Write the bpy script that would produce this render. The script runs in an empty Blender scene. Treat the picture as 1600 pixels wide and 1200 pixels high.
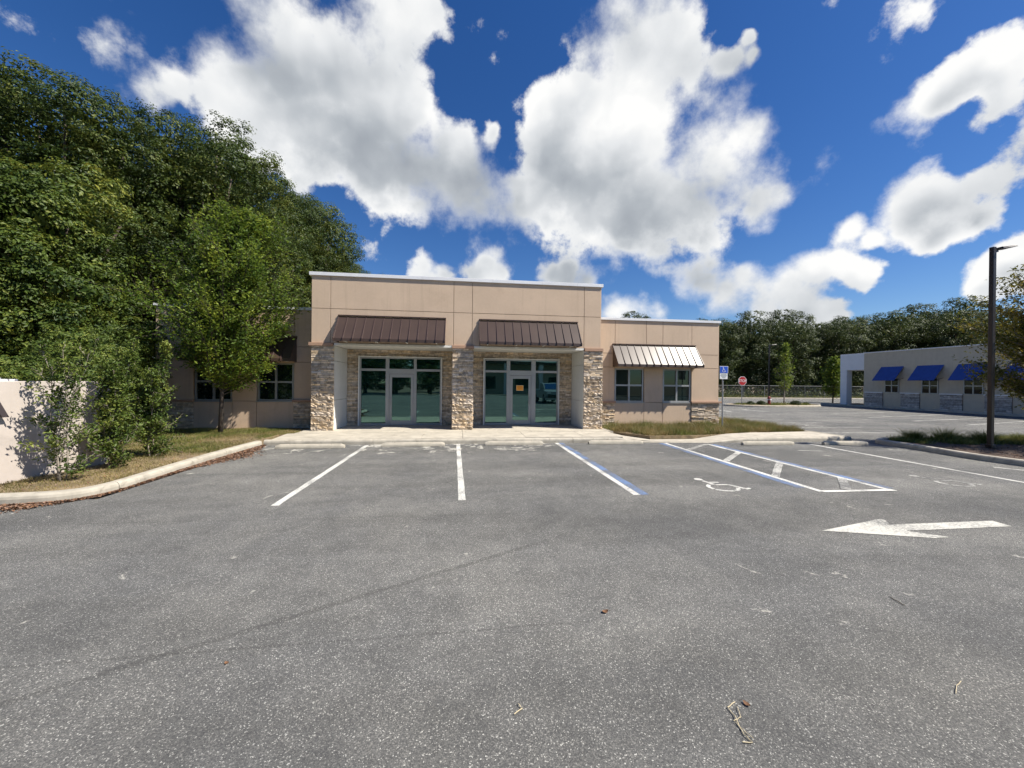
import bpy, bmesh, math, random
import numpy as np
from mathutils import Vector, Matrix, Euler
from mathutils.geometry import tessellate_polygon

SC = bpy.context.scene
COL = SC.collection
RNG = np.random.default_rng(7)
random.seed(11)
rad = math.radians

# ------------------------------------------------------------------ camera
CAM_H, CAM_F, CAM_YAW, CAM_PITCH, CAM_ROLL = 1.9, 601.0, rad(7.31), rad(-0.174), rad(0.56)
def cam_basis():
    cy, sy = math.cos(CAM_YAW), math.sin(CAM_YAW)
    cp, sp = math.cos(CAM_PITCH), math.sin(CAM_PITCH)
    f = Vector((sy*cp, cy*cp, sp)); r = Vector((cy, -sy, 0)); u = r.cross(f)
    cr, sr = math.cos(CAM_ROLL), math.sin(CAM_ROLL)
    return cr*r + sr*u, -sr*r + cr*u, f
CR, CU, CF = cam_basis()
cam = bpy.data.cameras.new('camera'); cam.sensor_width = 36; cam.lens = CAM_F/1600*36
cam.clip_start = 0.05; cam.clip_end = 3000
cam_o = bpy.data.objects.new('camera', cam); COL.objects.link(cam_o)
cam_o.matrix_world = Matrix(((CR.x, CU.x, -CF.x, 0), (CR.y, CU.y, -CF.y, 0), (CR.z, CU.z, -CF.z, CAM_H), (0, 0, 0, 1)))
SC.camera = cam_o

# ------------------------------------------------------------------ light
SUN_AZ, SUN_EL = rad(113), rad(50.5)          # clockwise from +Y; elevation
SUN = Vector((math.sin(SUN_AZ)*math.cos(SUN_EL), math.cos(SUN_AZ)*math.cos(SUN_EL), math.sin(SUN_EL)))
SKY_STRENGTH, SUN_STRENGTH, EXPOSURE = 0.05, 5.0, 0.68
SKY_SAT, CLOUD_RADIANCE = 1.28, 12.5
sl = bpy.data.lights.new('sun', 'SUN'); sl.energy = SUN_STRENGTH; sl.angle = rad(0.53); sl.color = (1.0, 0.935, 0.83)
so = bpy.data.objects.new('sun', sl); COL.objects.link(so)
so.rotation_euler = (-SUN).to_track_quat('-Z', 'Y').to_euler(); so.location = (30, -10, 40)
SC.view_settings.view_transform = 'Standard'; SC.view_settings.look = 'None'
SC.view_settings.gamma = 1.0; SC.view_settings.use_curve_mapping = False; SC.view_settings.exposure = EXPOSURE
SC.render.engine = 'CYCLES'
SC.cycles.max_bounces = 5; SC.cycles.diffuse_bounces = 2; SC.cycles.glossy_bounces = 3
SC.cycles.transparent_max_bounces = 8; SC.cycles.transmission_bounces = 3
SC.cycles.use_adaptive_sampling = True; SC.cycles.adaptive_threshold = 0.02
SC.cycles.sample_clamp_indirect = 6
SC.cycles.caustics_reflective = False; SC.cycles.caustics_refractive = False

# ------------------------------------------------------------------ world: clear sky plus cumulus
def px_dir(x, y):
    d = CF*CAM_F + CR*(x-800) - CU*(y-600); return d.normalized()
# cumulus heads as directions in the sky: azimuth/elevation of each head and its angular size
CLOUDS = [  # big cloud, west part
 (420,30,66),(455,100,80),(345,125,58),(390,185,72),(480,205,92),(610,40,62),(665,25,46),(590,120,74),(570,205,88),
 (640,170,46),(650,275,80),(720,275,58),(745,310,58),(575,275,46),(280,140,32),(520,85,58),(705,225,38),(768,215,18),
 # big cloud, east part
 (1000,40,92),(960,130,96),(880,185,64),(855,250,52),(980,230,125),(1070,45,44),(1075,105,40),(1135,110,26),(1165,65,17),
 (1172,95,15),(1130,240,82),(1190,200,34),(1185,315,46),(1080,320,88),(980,345,84),(900,310,76),(820,310,56),(1215,305,22),
 # small ones over the roof
(660,422,32),(692,432,18),(758,420,33),(735,432,18),(788,432,17),(885,425,36),(858,436,18),(922,440,17),
 (995,482,32),(962,490,26),(1030,488,20),
 # lower right banks
 (1078,445,28),(1160,432,30),(1235,448,44),(1275,425,34),(1105,435,36),(1130,462,34),(1190,455,38),(1250,478,48),(1292,492,30),(1195,495,36),(1305,412,36),(1350,430,30),
 (1320,360,22),(1360,372,16),(1425,340,50),(1500,300,46),(1448,298,44),(1562,275,44),(1530,340,38),(1470,368,30),
 (1450,155,44),(1520,110,48),(1585,85,60),(1545,175,38),(1600,210,44),(1572,425,46),(1610,400,52),(1530,455,26),
 # thin wisps
 (95,35,85,0.40),(150,75,45,0.38),(1440,8,45,0.42),(575,400,28,0.5),(225,150,40,0.55)]
def N(nt, t, **kw):
    n = nt.nodes.new(t)
    for k, v in kw.items(): setattr(n, k, v)
    return n
def L(nt, a, b): nt.links.new(a, b)
def math_n(nt, op, a, b=None, c=None, clamp=False):
    n = N(nt, 'ShaderNodeMath', operation=op); n.use_clamp = clamp
    for i, x in enumerate((a, b, c)):
        if x is None: continue
        if isinstance(x, (int, float)): n.inputs[i].default_value = x
        else: L(nt, x, n.inputs[i])
    return n.outputs[0]
def vmath(nt, op, a, b=None, scale=None):
    n = N(nt, 'ShaderNodeVectorMath', operation=op)
    for i, x in enumerate((a, b)):
        if x is None: continue
        if isinstance(x, (tuple, list, Vector)): n.inputs[i].default_value = tuple(x)
        else: L(nt, x, n.inputs[i])
    if scale is not None:
        if isinstance(scale, (int, float)): n.inputs['Scale'].default_value = scale
        else: L(nt, scale, n.inputs['Scale'])
    return n.outputs['Value'] if op in ('DISTANCE', 'LENGTH', 'DOT_PRODUCT') else n.outputs[0]
def maprange(nt, v, a, b, c=0.0, d=1.0, smooth=True):
    n = N(nt, 'ShaderNodeMapRange'); n.interpolation_type = 'SMOOTHSTEP' if smooth else 'LINEAR'; n.clamp = True
    L(nt, v, n.inputs[0])
    for i, x in enumerate((a, b, c, d)): n.inputs[1+i].default_value = x
    return n.outputs[0]
def mixc(nt, fac, a, b, blend='MIX'):
    n = N(nt, 'ShaderNodeMix', data_type='RGBA', blend_type=blend)
    for s, x in ((n.inputs[0], fac), (n.inputs[6], a), (n.inputs[7], b)):
        if isinstance(x, (int, float)): s.default_value = x
        elif isinstance(x, (tuple, list)): s.default_value = tuple(x)[:3] + (1,)
        else: L(nt, x, s)
    return n.outputs[2]
def noise(nt, vec, scale, detail=4, rough=0.55, dist=0.0):
    n = N(nt, 'ShaderNodeTexNoise'); n.inputs['Scale'].default_value = scale; n.inputs['Detail'].default_value = detail
    n.inputs['Roughness'].default_value = rough; n.inputs['Distortion'].default_value = dist
    if vec is not None: L(nt, vec, n.inputs['Vector'])
    return n

def cloud_group():
    g = bpy.data.node_groups.new('cumulus_field', 'ShaderNodeTree')
    g.interface.new_socket('Vector', in_out='INPUT', socket_type='NodeSocketVector')
    g.interface.new_socket('Field', in_out='OUTPUT', socket_type='NodeSocketFloat')
    gi = N(g, 'NodeGroupInput'); go = N(g, 'NodeGroupOutput')
    v = gi.outputs[0]
    warp = noise(g, v, 6.5, 4, 0.6)
    vw = vmath(g, 'ADD', v, vmath(g, 'SCALE', vmath(g, 'SUBTRACT', warp.outputs['Color'], (0.5, 0.5, 0.5)), scale=0.075))
    cur = None
    for cl_ in CLOUDS:
        x, y, r = cl_[:3]; wgt = cl_[3] if len(cl_) > 3 else 1.0
        c = px_dir(x, y)
        ra = 0.5*((px_dir(x+r, y)-c).length + (px_dir(x, y+r)-c).length)*1.5
        s = math_n(g, 'MULTIPLY_ADD', vmath(g, 'DISTANCE', vw, c), -wgt/ra, wgt, clamp=True)
        cur = math_n(g, 'MULTIPLY', s, s) if cur is None else math_n(g, 'MULTIPLY_ADD', s, s, cur)
    cur = math_n(g, 'SQRT', cur)
    # the rest of the sky: the same kind of scattered cumulus from a noise field on a cloud deck
    sep = N(g, 'ShaderNodeSeparateXYZ'); L(g, v, sep.inputs[0])
    zc = math_n(g, 'ADD', math_n(g, 'MAXIMUM', sep.outputs[2], 0.0), 0.16)
    deck = vmath(g, 'SCALE', v, scale=math_n(g, 'DIVIDE', 1.0, zc))
    dn = noise(g, deck, 0.85, 3, 0.5)
    deckf = math_n(g, 'MULTIPLY_ADD', dn.outputs[0], 3.4, -1.85)
    out = maprange(g, vmath(g, 'DOT_PRODUCT', v, tuple(CF)), 0.60, 0.42)
    cur = math_n(g, 'MAXIMUM', cur, math_n(g, 'ADD', deckf, math_n(g, 'MULTIPLY_ADD', out, 2.0, -2.0)))
    L(g, cur, go.inputs[0])
    return g

world = bpy.data.worlds.new('World'); SC.world = world; world.use_nodes = True
wt = world.node_tree; wt.nodes.clear()
sky = N(wt, 'ShaderNodeTexSky'); sky.sky_type = 'NISHITA'; sky.sun_disc = False
sky.sun_elevation = SUN_EL; sky.sun_rotation = SUN_AZ; sky.altitude = 0; sky.air_density = 1.0; sky.dust_density = 0.2; sky.ozone_density = 4.0
hs = N(wt, 'ShaderNodeHueSaturation'); hs.inputs['Saturation'].default_value = SKY_SAT; hs.inputs['Value'].default_value = 1.42; hs.inputs['Hue'].default_value = 0.511; L(wt, sky.outputs[0], hs.inputs['Color'])
tc = N(wt, 'ShaderNodeTexCoord'); V = tc.outputs['Generated']
g0 = N(wt, 'ShaderNodeGroup'); g0.node_tree = cloud_group(); L(wt, V, g0.inputs[0])
wb = noise(wt, V, 9.0, 3, 0.55); VB = vmath(wt, 'ADD', V, vmath(wt, 'SCALE', wb.outputs['Color'], scale=0.05))
n_edge = noise(wt, V, 9.0, 10, 0.64, 0.0).outputs[0]
vo = N(wt, 'ShaderNodeTexVoronoi'); vo.feature = 'F1'; vo.inputs['Scale'].default_value = 22.0; L(wt, VB, vo.inputs['Vector'])
F0 = math_n(wt, 'ADD', g0.outputs[0], math_n(wt, 'ADD', math_n(wt, 'MULTIPLY_ADD', n_edge, 1.6, -0.80), math_n(wt, 'MULTIPLY_ADD', vo.outputs['Distance'], -0.30, 0.14)))
soft = noise(wt, V, 3.5, 1, 0.5).outputs[0]
mr = N(wt, 'ShaderNodeMapRange'); mr.interpolation_type = 'SMOOTHSTEP'; L(wt, F0, mr.inputs[0]); mr.inputs[1].default_value = 0.20
L(wt, maprange(wt, soft, 0.40, 0.62, 0.48, 1.05), mr.inputs[2]); alpha = mr.outputs[0]
# relief: sunward sides of the billows are brighter
def relief(off): return noise(wt, vmath(wt, 'ADD', VB, off) if off else VB, 5.5, 3, 0.45).outputs[0]
rel = math_n(wt, 'SUBTRACT', relief(None), relief(tuple(SUN*0.05+Vector((0, 0, 0.05)))))
fine = math_n(wt, 'MULTIPLY_ADD', n_edge, 0.5, -0.25)
# thick lower parts turn grey
core = None
for x, y, r in ((500,240,130),(620,300,130),(750,330,100),(900,230,85),(930,340,150),(1060,385,120),(1450,350,70),(1540,330,60),(1240,520,50),(430,130,60),(1500,170,60),(1580,440,60)):
    c = px_dir(x, y); ra = (px_dir(x+r, y)-c).length*1.3
    q = math_n(wt, 'MULTIPLY_ADD', vmath(wt, 'DISTANCE', VB, tuple(c+Vector((0.025, 0.025, 0.025)))), -1/ra, 1.0, clamp=True)
    core = q if core is None else math_n(wt, 'MAXIMUM', core, q)
thick = math_n(wt, 'MULTIPLY', maprange(wt, F0, 0.35, 1.05), math_n(wt, 'MULTIPLY_ADD', maprange(wt, core, 0.0, 0.7), 0.41, 0.05))
lit2 = math_n(wt, 'SUBTRACT', math_n(wt, 'ADD', math_n(wt, 'MULTIPLY_ADD', rel, 1.2, 0.91), fine), thick, clamp=True)
ramp = N(wt, 'ShaderNodeValToRGB')
ramp.color_ramp.elements[0].position = 0.0; ramp.color_ramp.elements[0].color = (0.28, 0.31, 0.36, 1)
ramp.color_ramp.elements[1].position = 1.0; ramp.color_ramp.elements[1].color = (1.0, 1.0, 0.99, 1)
e = ramp.color_ramp.elements.new(0.40); e.color = (0.48, 0.515, 0.555, 1)
e = ramp.color_ramp.elements.new(0.78); e.color = (0.80, 0.82, 0.84, 1)
L(wt, lit2, ramp.inputs[0])
cl = vmath(wt, 'SCALE', ramp.outputs[0], scale=CLOUD_RADIANCE)
skyc = mixc(wt, alpha, hs.outputs[0], cl)
bg = N(wt, 'ShaderNodeBackground'); bg.inputs[1].default_value = SKY_STRENGTH
L(wt, skyc, bg.inputs[0])
wo = N(wt, 'ShaderNodeOutputWorld'); L(wt, bg.outputs[0], wo.inputs[0])
world.cycles.sampling_method = 'MANUAL'; world.cycles.sample_map_resolution = 512

# ------------------------------------------------------------------ helpers
def woff(p):
    s = Vector((0, 0, 0))
    while p is not None: s += p.location; p = p.parent
    return s
def link_mesh(name, me, mat, parent=None, loc=(0, 0, 0)):
    o = bpy.data.objects.new(name, me); COL.objects.link(o); o.location = loc
    if mat is not None and len(me.materials) == 0: me.materials.append(mat)
    if parent is not None: o.parent = parent
    return o
def thing(name, label, cat, loc=(0, 0, 0), group=None, rz=0):
    o = bpy.data.objects.new(name, None); COL.objects.link(o); o.empty_display_size = 0.2
    o.location = loc; o.rotation_euler = (0, 0, rz); o['label'] = label; o['category'] = cat
    if group: o['group'] = group
    return o
def tag(o, label=None, cat=None, group=None, kind=None):
    if label: o['label'] = label
    if cat: o['category'] = cat
    if group: o['group'] = group
    if kind: o['kind'] = kind
    return o
class MB:
    def __init__(s): s.v = []; s.f = []
    def add(s, vs, fs):
        n = len(s.v); s.v += [tuple(x) for x in vs]; s.f += [tuple(i+n for i in f) for f in fs]; return s
    def box(s, x0, x1, y0, y1, z0, z1):
        return s.add([(x0,y0,z0),(x1,y0,z0),(x1,y1,z0),(x0,y1,z0),(x0,y0,z1),(x1,y0,z1),(x1,y1,z1),(x0,y1,z1)],
                     [(0,3,2,1),(4,5,6,7),(0,1,5,4),(1,2,6,5),(2,3,7,6),(3,0,4,7)])
    def prism(s, poly, z0, z1):       # poly: xy list, counter-clockwise
        n = len(poly); vs = [(x, y, z0) for x, y in poly] + [(x, y, z1) for x, y in poly]
        fs = [tuple((i, (i+1) % n, n+(i+1) % n, n+i)) for i in range(n)]
        for t in tessellate_polygon([[Vector((x, y, 0)) for x, y in poly]]):
            a, b, c = t
            ar = (poly[b][0]-poly[a][0])*(poly[c][1]-poly[a][1])-(poly[b][1]-poly[a][1])*(poly[c][0]-poly[a][0])
            if ar < 0: b, c = c, b
            fs.append((n+a, n+b, n+c)); fs.append((a, c, b))
        return s.add(vs, fs)
    def sheet(s, poly, z):
        fs = []
        for t in tessellate_polygon([[Vector((x, y, 0)) for x, y in poly]]):
            a, b, c = t
            ar = (poly[b][0]-poly[a][0])*(poly[c][1]-poly[a][1])-(poly[b][1]-poly[a][1])*(poly[c][0]-poly[a][0])
            if ar < 0: b, c = c, b
            fs.append((a, b, c))
        return s.add([(x, y, z) for x, y in poly], fs)
    def extx(s, prof, x0, x1):        # profile in (y,z), extruded along x
        n = len(prof); vs = [(x0, y, z) for y, z in prof] + [(x1, y, z) for y, z in prof]
        fs = [(i, (i+1) % n, n+(i+1) % n, n+i) for i in range(n)] + [tuple(reversed(range(n))), tuple(range(n, 2*n))]
        return s.add(vs, fs)
    def tube(s, pts, rs, n=8, cap=True):
        pts = [Vector(p) for p in pts]; base = len(s.v); vs = []
        for i, p in enumerate(pts):
            t = (pts[min(i+1, len(pts)-1)] - pts[max(i-1, 0)]).normalized()
            a = Vector((0, 0, 1)) if abs(t.z) < 0.9 else Vector((1, 0, 0))
            u = t.cross(a).normalized(); w = t.cross(u)
            for k in range(n):
                q = 2*math.pi*k/n; vs.append(p + (u*math.cos(q) + w*math.sin(q))*rs[i])
        fs = []
        for i in range(len(pts)-1):
            for k in range(n):
                a = i*n+k; b = i*n+(k+1) % n; fs.append((a, a+n, b+n, b))
        if cap: fs += [tuple(range(n)), tuple(reversed(range((len(pts)-1)*n, len(pts)*n)))]
        return s.add(vs, fs)
    def build(s, name, mat, parent=None, smooth=False, bevel=0.0, loc=None):
        me = bpy.data.meshes.new(name)
        off = woff(parent) if loc is None else Vector(loc)
        me.from_pydata([(x-off.x, y-off.y, z-off.z) for x, y, z in s.v], [], s.f)
        bm = bmesh.new(); bm.from_mesh(me); bmesh.ops.recalc_face_normals(bm, faces=bm.faces)
        if bevel > 0:
            bmesh.ops.bevel(bm, geom=[e for e in bm.edges if e.is_manifold and e.calc_face_angle(0) > 0.5], offset=bevel, segments=2, affect='EDGES', profile=0.6)
        bm.to_mesh(me); bm.free()
        if smooth:
            for p in me.polygons: p.use_smooth = True
        o = link_mesh(name, me, mat, parent)
        if loc is not None: o.location = loc
        return o
def fast_mesh(name, verts, tris, mat):
    """numpy verts (n,3), faces (m,k) of equal size"""
    me = bpy.data.meshes.new(name); m, k = tris.shape
    me.vertices.add(len(verts)); me.vertices.foreach_set('co', verts.astype(np.float32).ravel())
    me.loops.add(m*k); me.loops.foreach_set('vertex_index', tris.astype(np.int32).ravel())
    me.polygons.add(m); me.polygons.foreach_set('loop_start', np.arange(0, m*k, k, dtype=np.int32))
    me.update(calc_edges=True)
    if mat is not None: me.materials.append(mat)
    return me
def unit(a): return a/np.maximum(np.linalg.norm(a, axis=-1, keepdims=True), 1e-9)
def leaves(name, pos, nrm, size, mat, aspect=0.5, axis=None, fold=0.18):
    """leaf = two triangles folded on the midrib; pos (n,3), nrm (n,3), size (n,)"""
    n = len(pos); nrm = unit(nrm)
    if axis is None: axis = RNG.normal(size=(n, 3))
    t = unit(axis - (axis*nrm).sum(1, keepdims=True)*nrm); b = np.cross(nrm, t); s = size[:, None]
    v = np.empty((n, 4, 3))
    v[:, 0] = pos - t*s*0.5; v[:, 2] = pos + t*s*0.5
    v[:, 1] = pos + b*s*aspect*0.5 + nrm*s*fold - t*s*0.05; v[:, 3] = pos - b*s*aspect*0.5 + nrm*s*fold - t*s*0.05
    i = np.arange(n)[:, None]*4
    tri = np.concatenate([i+np.array([[0, 1, 2]]), i+np.array([[0, 2, 3]])], 1).reshape(-1, 3)
    return fast_mesh(name, v.reshape(-1, 3), tri, mat)
def blades(pos, h, w, lean=0.35):
    n = len(pos); a = RNG.uniform(0, 2*math.pi, n); d = np.stack([np.cos(a), np.sin(a), np.zeros(n)], 1)
    b = RNG.uniform(0, 2*math.pi, n); q = np.stack([np.cos(b), np.sin(b), np.zeros(n)], 1)*(h*lean*RNG.uniform(0.2, 1.6, n))[:, None]
    v = np.empty((n, 3, 3)); v[:, 0] = pos - d*w[:, None]/2; v[:, 1] = pos + d*w[:, None]/2
    v[:, 2] = pos + q; v[:, 2, 2] += h
    return v.reshape(-1, 3), np.arange(n*3).reshape(n, 3)
def in_poly(p, poly):
    x, y = p[:, 0], p[:, 1]; c = np.zeros(len(p), bool); n = len(poly)
    for i in range(n):
        x0, y0 = poly[i]; x1, y1 = poly[(i+1) % n]
        if y0 == y1: continue
        c ^= ((y0 > y) != (y1 > y)) & (x < (x1-x0)*(y-y0)/(y1-y0)+x0)
    return c
def scatter(poly, n):
    a = np.array(poly); lo, hi = a.min(0), a.max(0)
    p = RNG.uniform(lo, hi, (int(n), 2)); return p[in_poly(p, poly)]
def patchy(p, s=1.0, seed=0.0):
    x, y = p[:, 0]/s+seed, p[:, 1]/s-seed
    return 0.5+0.25*(np.sin(x*1.7+np.sin(y*2.1))+np.sin(y*1.9+np.cos(x*2.7)*1.3))
def copy_thing(src, loc, rz=0.0, scale=(1, 1, 1), label=None):
    c = src.copy(); COL.objects.link(c); c.location = loc; c.rotation_euler = (0, 0, rz); c.scale = scale
    if label: c['label'] = label
    for ch in src.children:
        d = ch.copy(); COL.objects.link(d); d.parent = c
        for g in ch.children:
            q = g.copy(); COL.objects.link(q); q.parent = d
    return c
def text_mesh(s, size, extrude=0.0):
    cu = bpy.data.curves.new('lettering', 'FONT'); cu.body = s; cu.size = size; cu.extrude = extrude
    cu.align_x = 'CENTER'; cu.align_y = 'CENTER'; cu.offset = 0.0 if len(s) == 1 else 0.006*size
    o = bpy.data.objects.new('lettering', cu); COL.objects.link(o)
    dg = bpy.context.evaluated_depsgraph_get(); me = bpy.data.meshes.new_from_object(o.evaluated_get(dg))
    bpy.data.objects.remove(o); return me

# ------------------------------------------------------------------ materials
MATS = {}
def mat(name, base=(0.5, 0.5, 0.5), rough=0.6, metal=0.0, spec=0.5, var=0.0, vscale=3.0, bump=0.0, bscale=60.0, bdist=0.01, rnd=0.0, island=0.0, stain=None, sscale=1.2):
    m = bpy.data.materials.new(name); m.use_nodes = True; nt = m.node_tree; b = nt.nodes['Principled BSDF']
    b.inputs['Roughness'].default_value = rough; b.inputs['Metallic'].default_value = metal; b.inputs['Specular IOR Level'].default_value = spec
    c = None; geo = N(nt, 'ShaderNodeNewGeometry'); pos = geo.outputs['Position']
    col = N(nt, 'ShaderNodeRGB'); col.outputs[0].default_value = tuple(base)+(1,); c = col.outputs[0]
    if var > 0:
        n = noise(nt, pos, vscale, 6, 0.6)
        c = mixc(nt, maprange(nt, n.outputs[0], 0.3, 0.7), tuple(x*(1-var) for x in base), tuple(min(1, x*(1+var*0.8)) for x in base))
    if stain is not None:
        n = noise(nt, pos, sscale, 8, 0.68, 0.6)
        c = mixc(nt, maprange(nt, n.outputs[0], 0.52, 0.74), c, stain)
    if rnd > 0 or island > 0:
        if rnd > 0: r = N(nt, 'ShaderNodeObjectInfo').outputs['Random']; k = rnd
        else: r = geo.outputs['Random Per Island']; k = island
        h = N(nt, 'ShaderNodeHueSaturation'); L(nt, c, h.inputs['Color'])
        L(nt, math_n(nt, 'MULTIPLY_ADD', r, 2*k, 1-k), h.inputs['Value'])
        r2 = math_n(nt, 'FRACT', math_n(nt, 'MULTIPLY', r, 17.31))
        L(nt, math_n(nt, 'MULTIPLY_ADD', r2, 0.5, 0.7), h.inputs['Saturation']); c = h.outputs[0]
    L(nt, c, b.inputs['Base Color'])
    if bump > 0:
        n = noise(nt, pos, bscale, 4, 0.6); bp = N(nt, 'ShaderNodeBump'); bp.inputs['Strength'].default_value = bump; bp.inputs['Distance'].default_value = bdist
        L(nt, n.outputs[0], bp.inputs['Height']); L(nt, bp.outputs[0], b.inputs['Normal'])
    MATS[name] = m; return m
def leaf_mat(name, dark, mid, light, trans=0.25, nscale=0.5):
    m = bpy.data.materials.new(name); m.use_nodes = True; nt = m.node_tree; b = nt.nodes['Principled BSDF']
    geo = N(nt, 'ShaderNodeNewGeometry'); r = N(nt, 'ShaderNodeValToRGB')
    r.color_ramp.elements[0].color = dark+(1,); r.color_ramp.elements[1].color = light+(1,)
    e = r.color_ramp.elements.new(0.55); e.color = mid+(1,)
    n = noise(nt, geo.outputs['Position'], nscale, 3, 0.5)  # clump tone variation that also paints lit and dark masses into the leaf colour
    x = math_n(nt, 'ADD', math_n(nt, 'MULTIPLY', geo.outputs['Random Per Island'], 0.55), math_n(nt, 'MULTIPLY_ADD', n.outputs[0], 1.9, -0.74), clamp=True)
    L(nt, x, r.inputs[0]); L(nt, r.outputs[0], b.inputs['Base Color'])
    b.inputs['Roughness'].default_value = 0.5; b.inputs['Specular IOR Level'].default_value = 0.28
    tr = N(nt, 'ShaderNodeBsdfTranslucent'); hs = N(nt, 'ShaderNodeHueSaturation'); hs.inputs['Value'].default_value = 1.5; hs.inputs['Hue'].default_value = 0.48
    L(nt, r.outputs[0], hs.inputs['Color']); L(nt, hs.outputs[0], tr.inputs[0])
    mx = N(nt, 'ShaderNodeMixShader'); mx.inputs[0].default_value = trans; L(nt, b.outputs[0], mx.inputs[1]); L(nt, tr.outputs[0], mx.inputs[2])
    L(nt, mx.outputs[0], nt.nodes['Material Output'].inputs[0]); MATS[name] = m; return m

def asphalt_mat():
    m = bpy.data.materials.new('asphalt'); m.use_nodes = True; nt = m.node_tree; b = nt.nodes['Principled BSDF']
    geo = N(nt, 'ShaderNodeNewGeometry'); P = geo.outputs['Position']
    vo = N(nt, 'ShaderNodeTexVoronoi'); vo.inputs['Scale'].default_value = 165; L(nt, P, vo.inputs['Vector'])
    sep = N(nt, 'ShaderNodeSeparateColor'); L(nt, vo.outputs['Color'], sep.inputs[0])
    ag = N(nt, 'ShaderNodeValToRGB'); el = ag.color_ramp.elements
    el[0].position = 0.0; el[0].color = (0.075, 0.075, 0.076, 1); el[1].position = 1.0; el[1].color = (0.46, 0.455, 0.43, 1)
    for p, c in ((0.45, (0.112, 0.112, 0.110)), (0.8, (0.150, 0.148, 0.143)), (0.94, (0.205, 0.20, 0.19))):
        x = el.new(p); x.color = c+(1,)
    L(nt, sep.outputs[0], ag.inputs[0])
    big = noise(nt, P, 0.35, 6, 0.62, 0.4); mid = noise(nt, P, 2.6, 6, 0.65)
    c = mixc(nt, 1.0, ag.outputs[0], mixc(nt, maprange(nt, big.outputs[0], 0.3, 0.72), (0.82, 0.83, 0.85), (1.22, 1.21, 1.18)), 'MULTIPLY')
    c = mixc(nt, 1.0, c, mixc(nt, maprange(nt, mid.outputs[0], 0.25, 0.75), (0.86, 0.86, 0.86), (1.12, 1.12, 1.12)), 'MULTIPLY')
    sx = N(nt, 'ShaderNodeSeparateXYZ'); L(nt, P, sx.inputs[0]); X, Y = sx.outputs[0], sx.outputs[1]
    wob = math_n(nt, 'MULTIPLY_ADD', mid.outputs[0], 0.05, -0.025)
    # paving joints: thin dark seams where two paver passes meet
    for (a, bb, cc, w, k) in ((-0.53, 1.0, -4.0, 0.034, 0.76), (0.03, 1.0, -5.55, 0.012, 0.85), (-0.01, 1.0, -2.95, 0.012, 0.80)):
        nn = math.hypot(a, bb)
        d = math_n(nt, 'ADD', math_n(nt, 'ADD', math_n(nt, 'MULTIPLY', X, a/nn), math_n(nt, 'MULTIPLY_ADD', Y, bb/nn, cc/nn)), wob)
        s = maprange(nt, math_n(nt, 'ABSOLUTE', d), w*0.3, w*1.6, k, 1.0)
        s = math_n(nt, 'MAXIMUM', s, maprange(nt, big.outputs[0], 0.5, 0.66))
        s = math_n(nt, 'MAXIMUM', s, maprange(nt, X, -0.6, 1.4))
        g = N(nt, 'ShaderNodeCombineColor'); [L(nt, s, g.inputs[i]) for i in range(3)]
        c = mixc(nt, 1.0, c, g.outputs[0], 'MULTIPLY')
    # broad bands left by paving passes and tyres, running with the drive
    mp = N(nt, 'ShaderNodeMapping'); mp.inputs['Rotation'].default_value = (0, 0, -0.45); mp.inputs['Scale'].default_value = (0.10, 0.85, 1); L(nt, P, mp.inputs[0])
    bn = noise(nt, mp.outputs[0], 1.0, 4, 0.55, 0.3)
    c = mixc(nt, 1.0, c, mixc(nt, maprange(nt, bn.outputs[0], 0.36, 0.64), (0.86, 0.86, 0.86), (1.10, 1.10, 1.10)), 'MULTIPLY')
    oil = noise(nt, P, 0.8, 4, 0.6, 0.5); c = mixc(nt, maprange(nt, oil.outputs[0], 0.66, 0.78, 0, 0.25), c, (0.055, 0.053, 0.05))
    # hairline cracks
    cr = N(nt, 'ShaderNodeTexVoronoi'); cr.feature = 'DISTANCE_TO_EDGE'; cr.inputs['Scale'].default_value = 0.42
    wv = noise(nt, P, 1.7, 5, 0.7); L(nt, vmath(nt, 'ADD', P, vmath(nt, 'SCALE', wv.outputs['Color'], scale=1.1)), cr.inputs['Vector'])
    crm = math_n(nt, 'MULTIPLY', maprange(nt, cr.outputs['Distance'], 0.004, 0.0015), maprange(nt, noise(nt, P, 0.5, 2).outputs[0], 0.56, 0.62))
    c = mixc(nt, math_n(nt, 'MULTIPLY', crm, 0.5), c, (0.035, 0.034, 0.033))
    # pale sand washed against the kerb, and a few dried splashes
    band = math_n(nt, 'MULTIPLY', maprange(nt, Y, 9.6, 11.3), maprange(nt, X, 4.6, 2.0))
    sn = noise(nt, P, 1.9, 9, 0.7, 0.8); sm = maprange(nt, math_n(nt, 'MULTIPLY_ADD', band, 0.105, sn.outputs[0]), 0.640, 0.70)
    c = mixc(nt, math_n(nt, 'MULTIPLY', sm, 0.72), c, (0.52, 0.50, 0.45))
    sp = noise(nt, P, 2.3, 3, 0.5); c = mixc(nt, maprange(nt, sp.outputs[0], 0.735, 0.775, 0, 0.8), c, (0.48, 0.47, 0.42))
    ru = noise(nt, P, 1.1, 5, 0.6); c = mixc(nt, maprange(nt, ru.outputs[0], 0.735, 0.80, 0, 0.45), c, (0.22, 0.12, 0.06))
    c = mixc(nt, 1.0, c, (1.13, 1.13, 1.10), 'MULTIPLY')
    L(nt, c, b.inputs['Base Color']); b.inputs['Roughness'].default_value = 0.86; b.inputs['Specular IOR Level'].default_value = 0.25
    hb = noise(nt, P, 140, 3, 0.6)
    bp = N(nt, 'ShaderNodeBump'); bp.inputs['Strength'].default_value = 0.75; bp.inputs['Distance'].default_value = 0.006
    L(nt, math_n(nt, 'ADD', sep.outputs[0], hb.outputs[0]), bp.inputs['Height']); L(nt, bp.outputs[0], b.inputs['Normal'])
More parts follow.
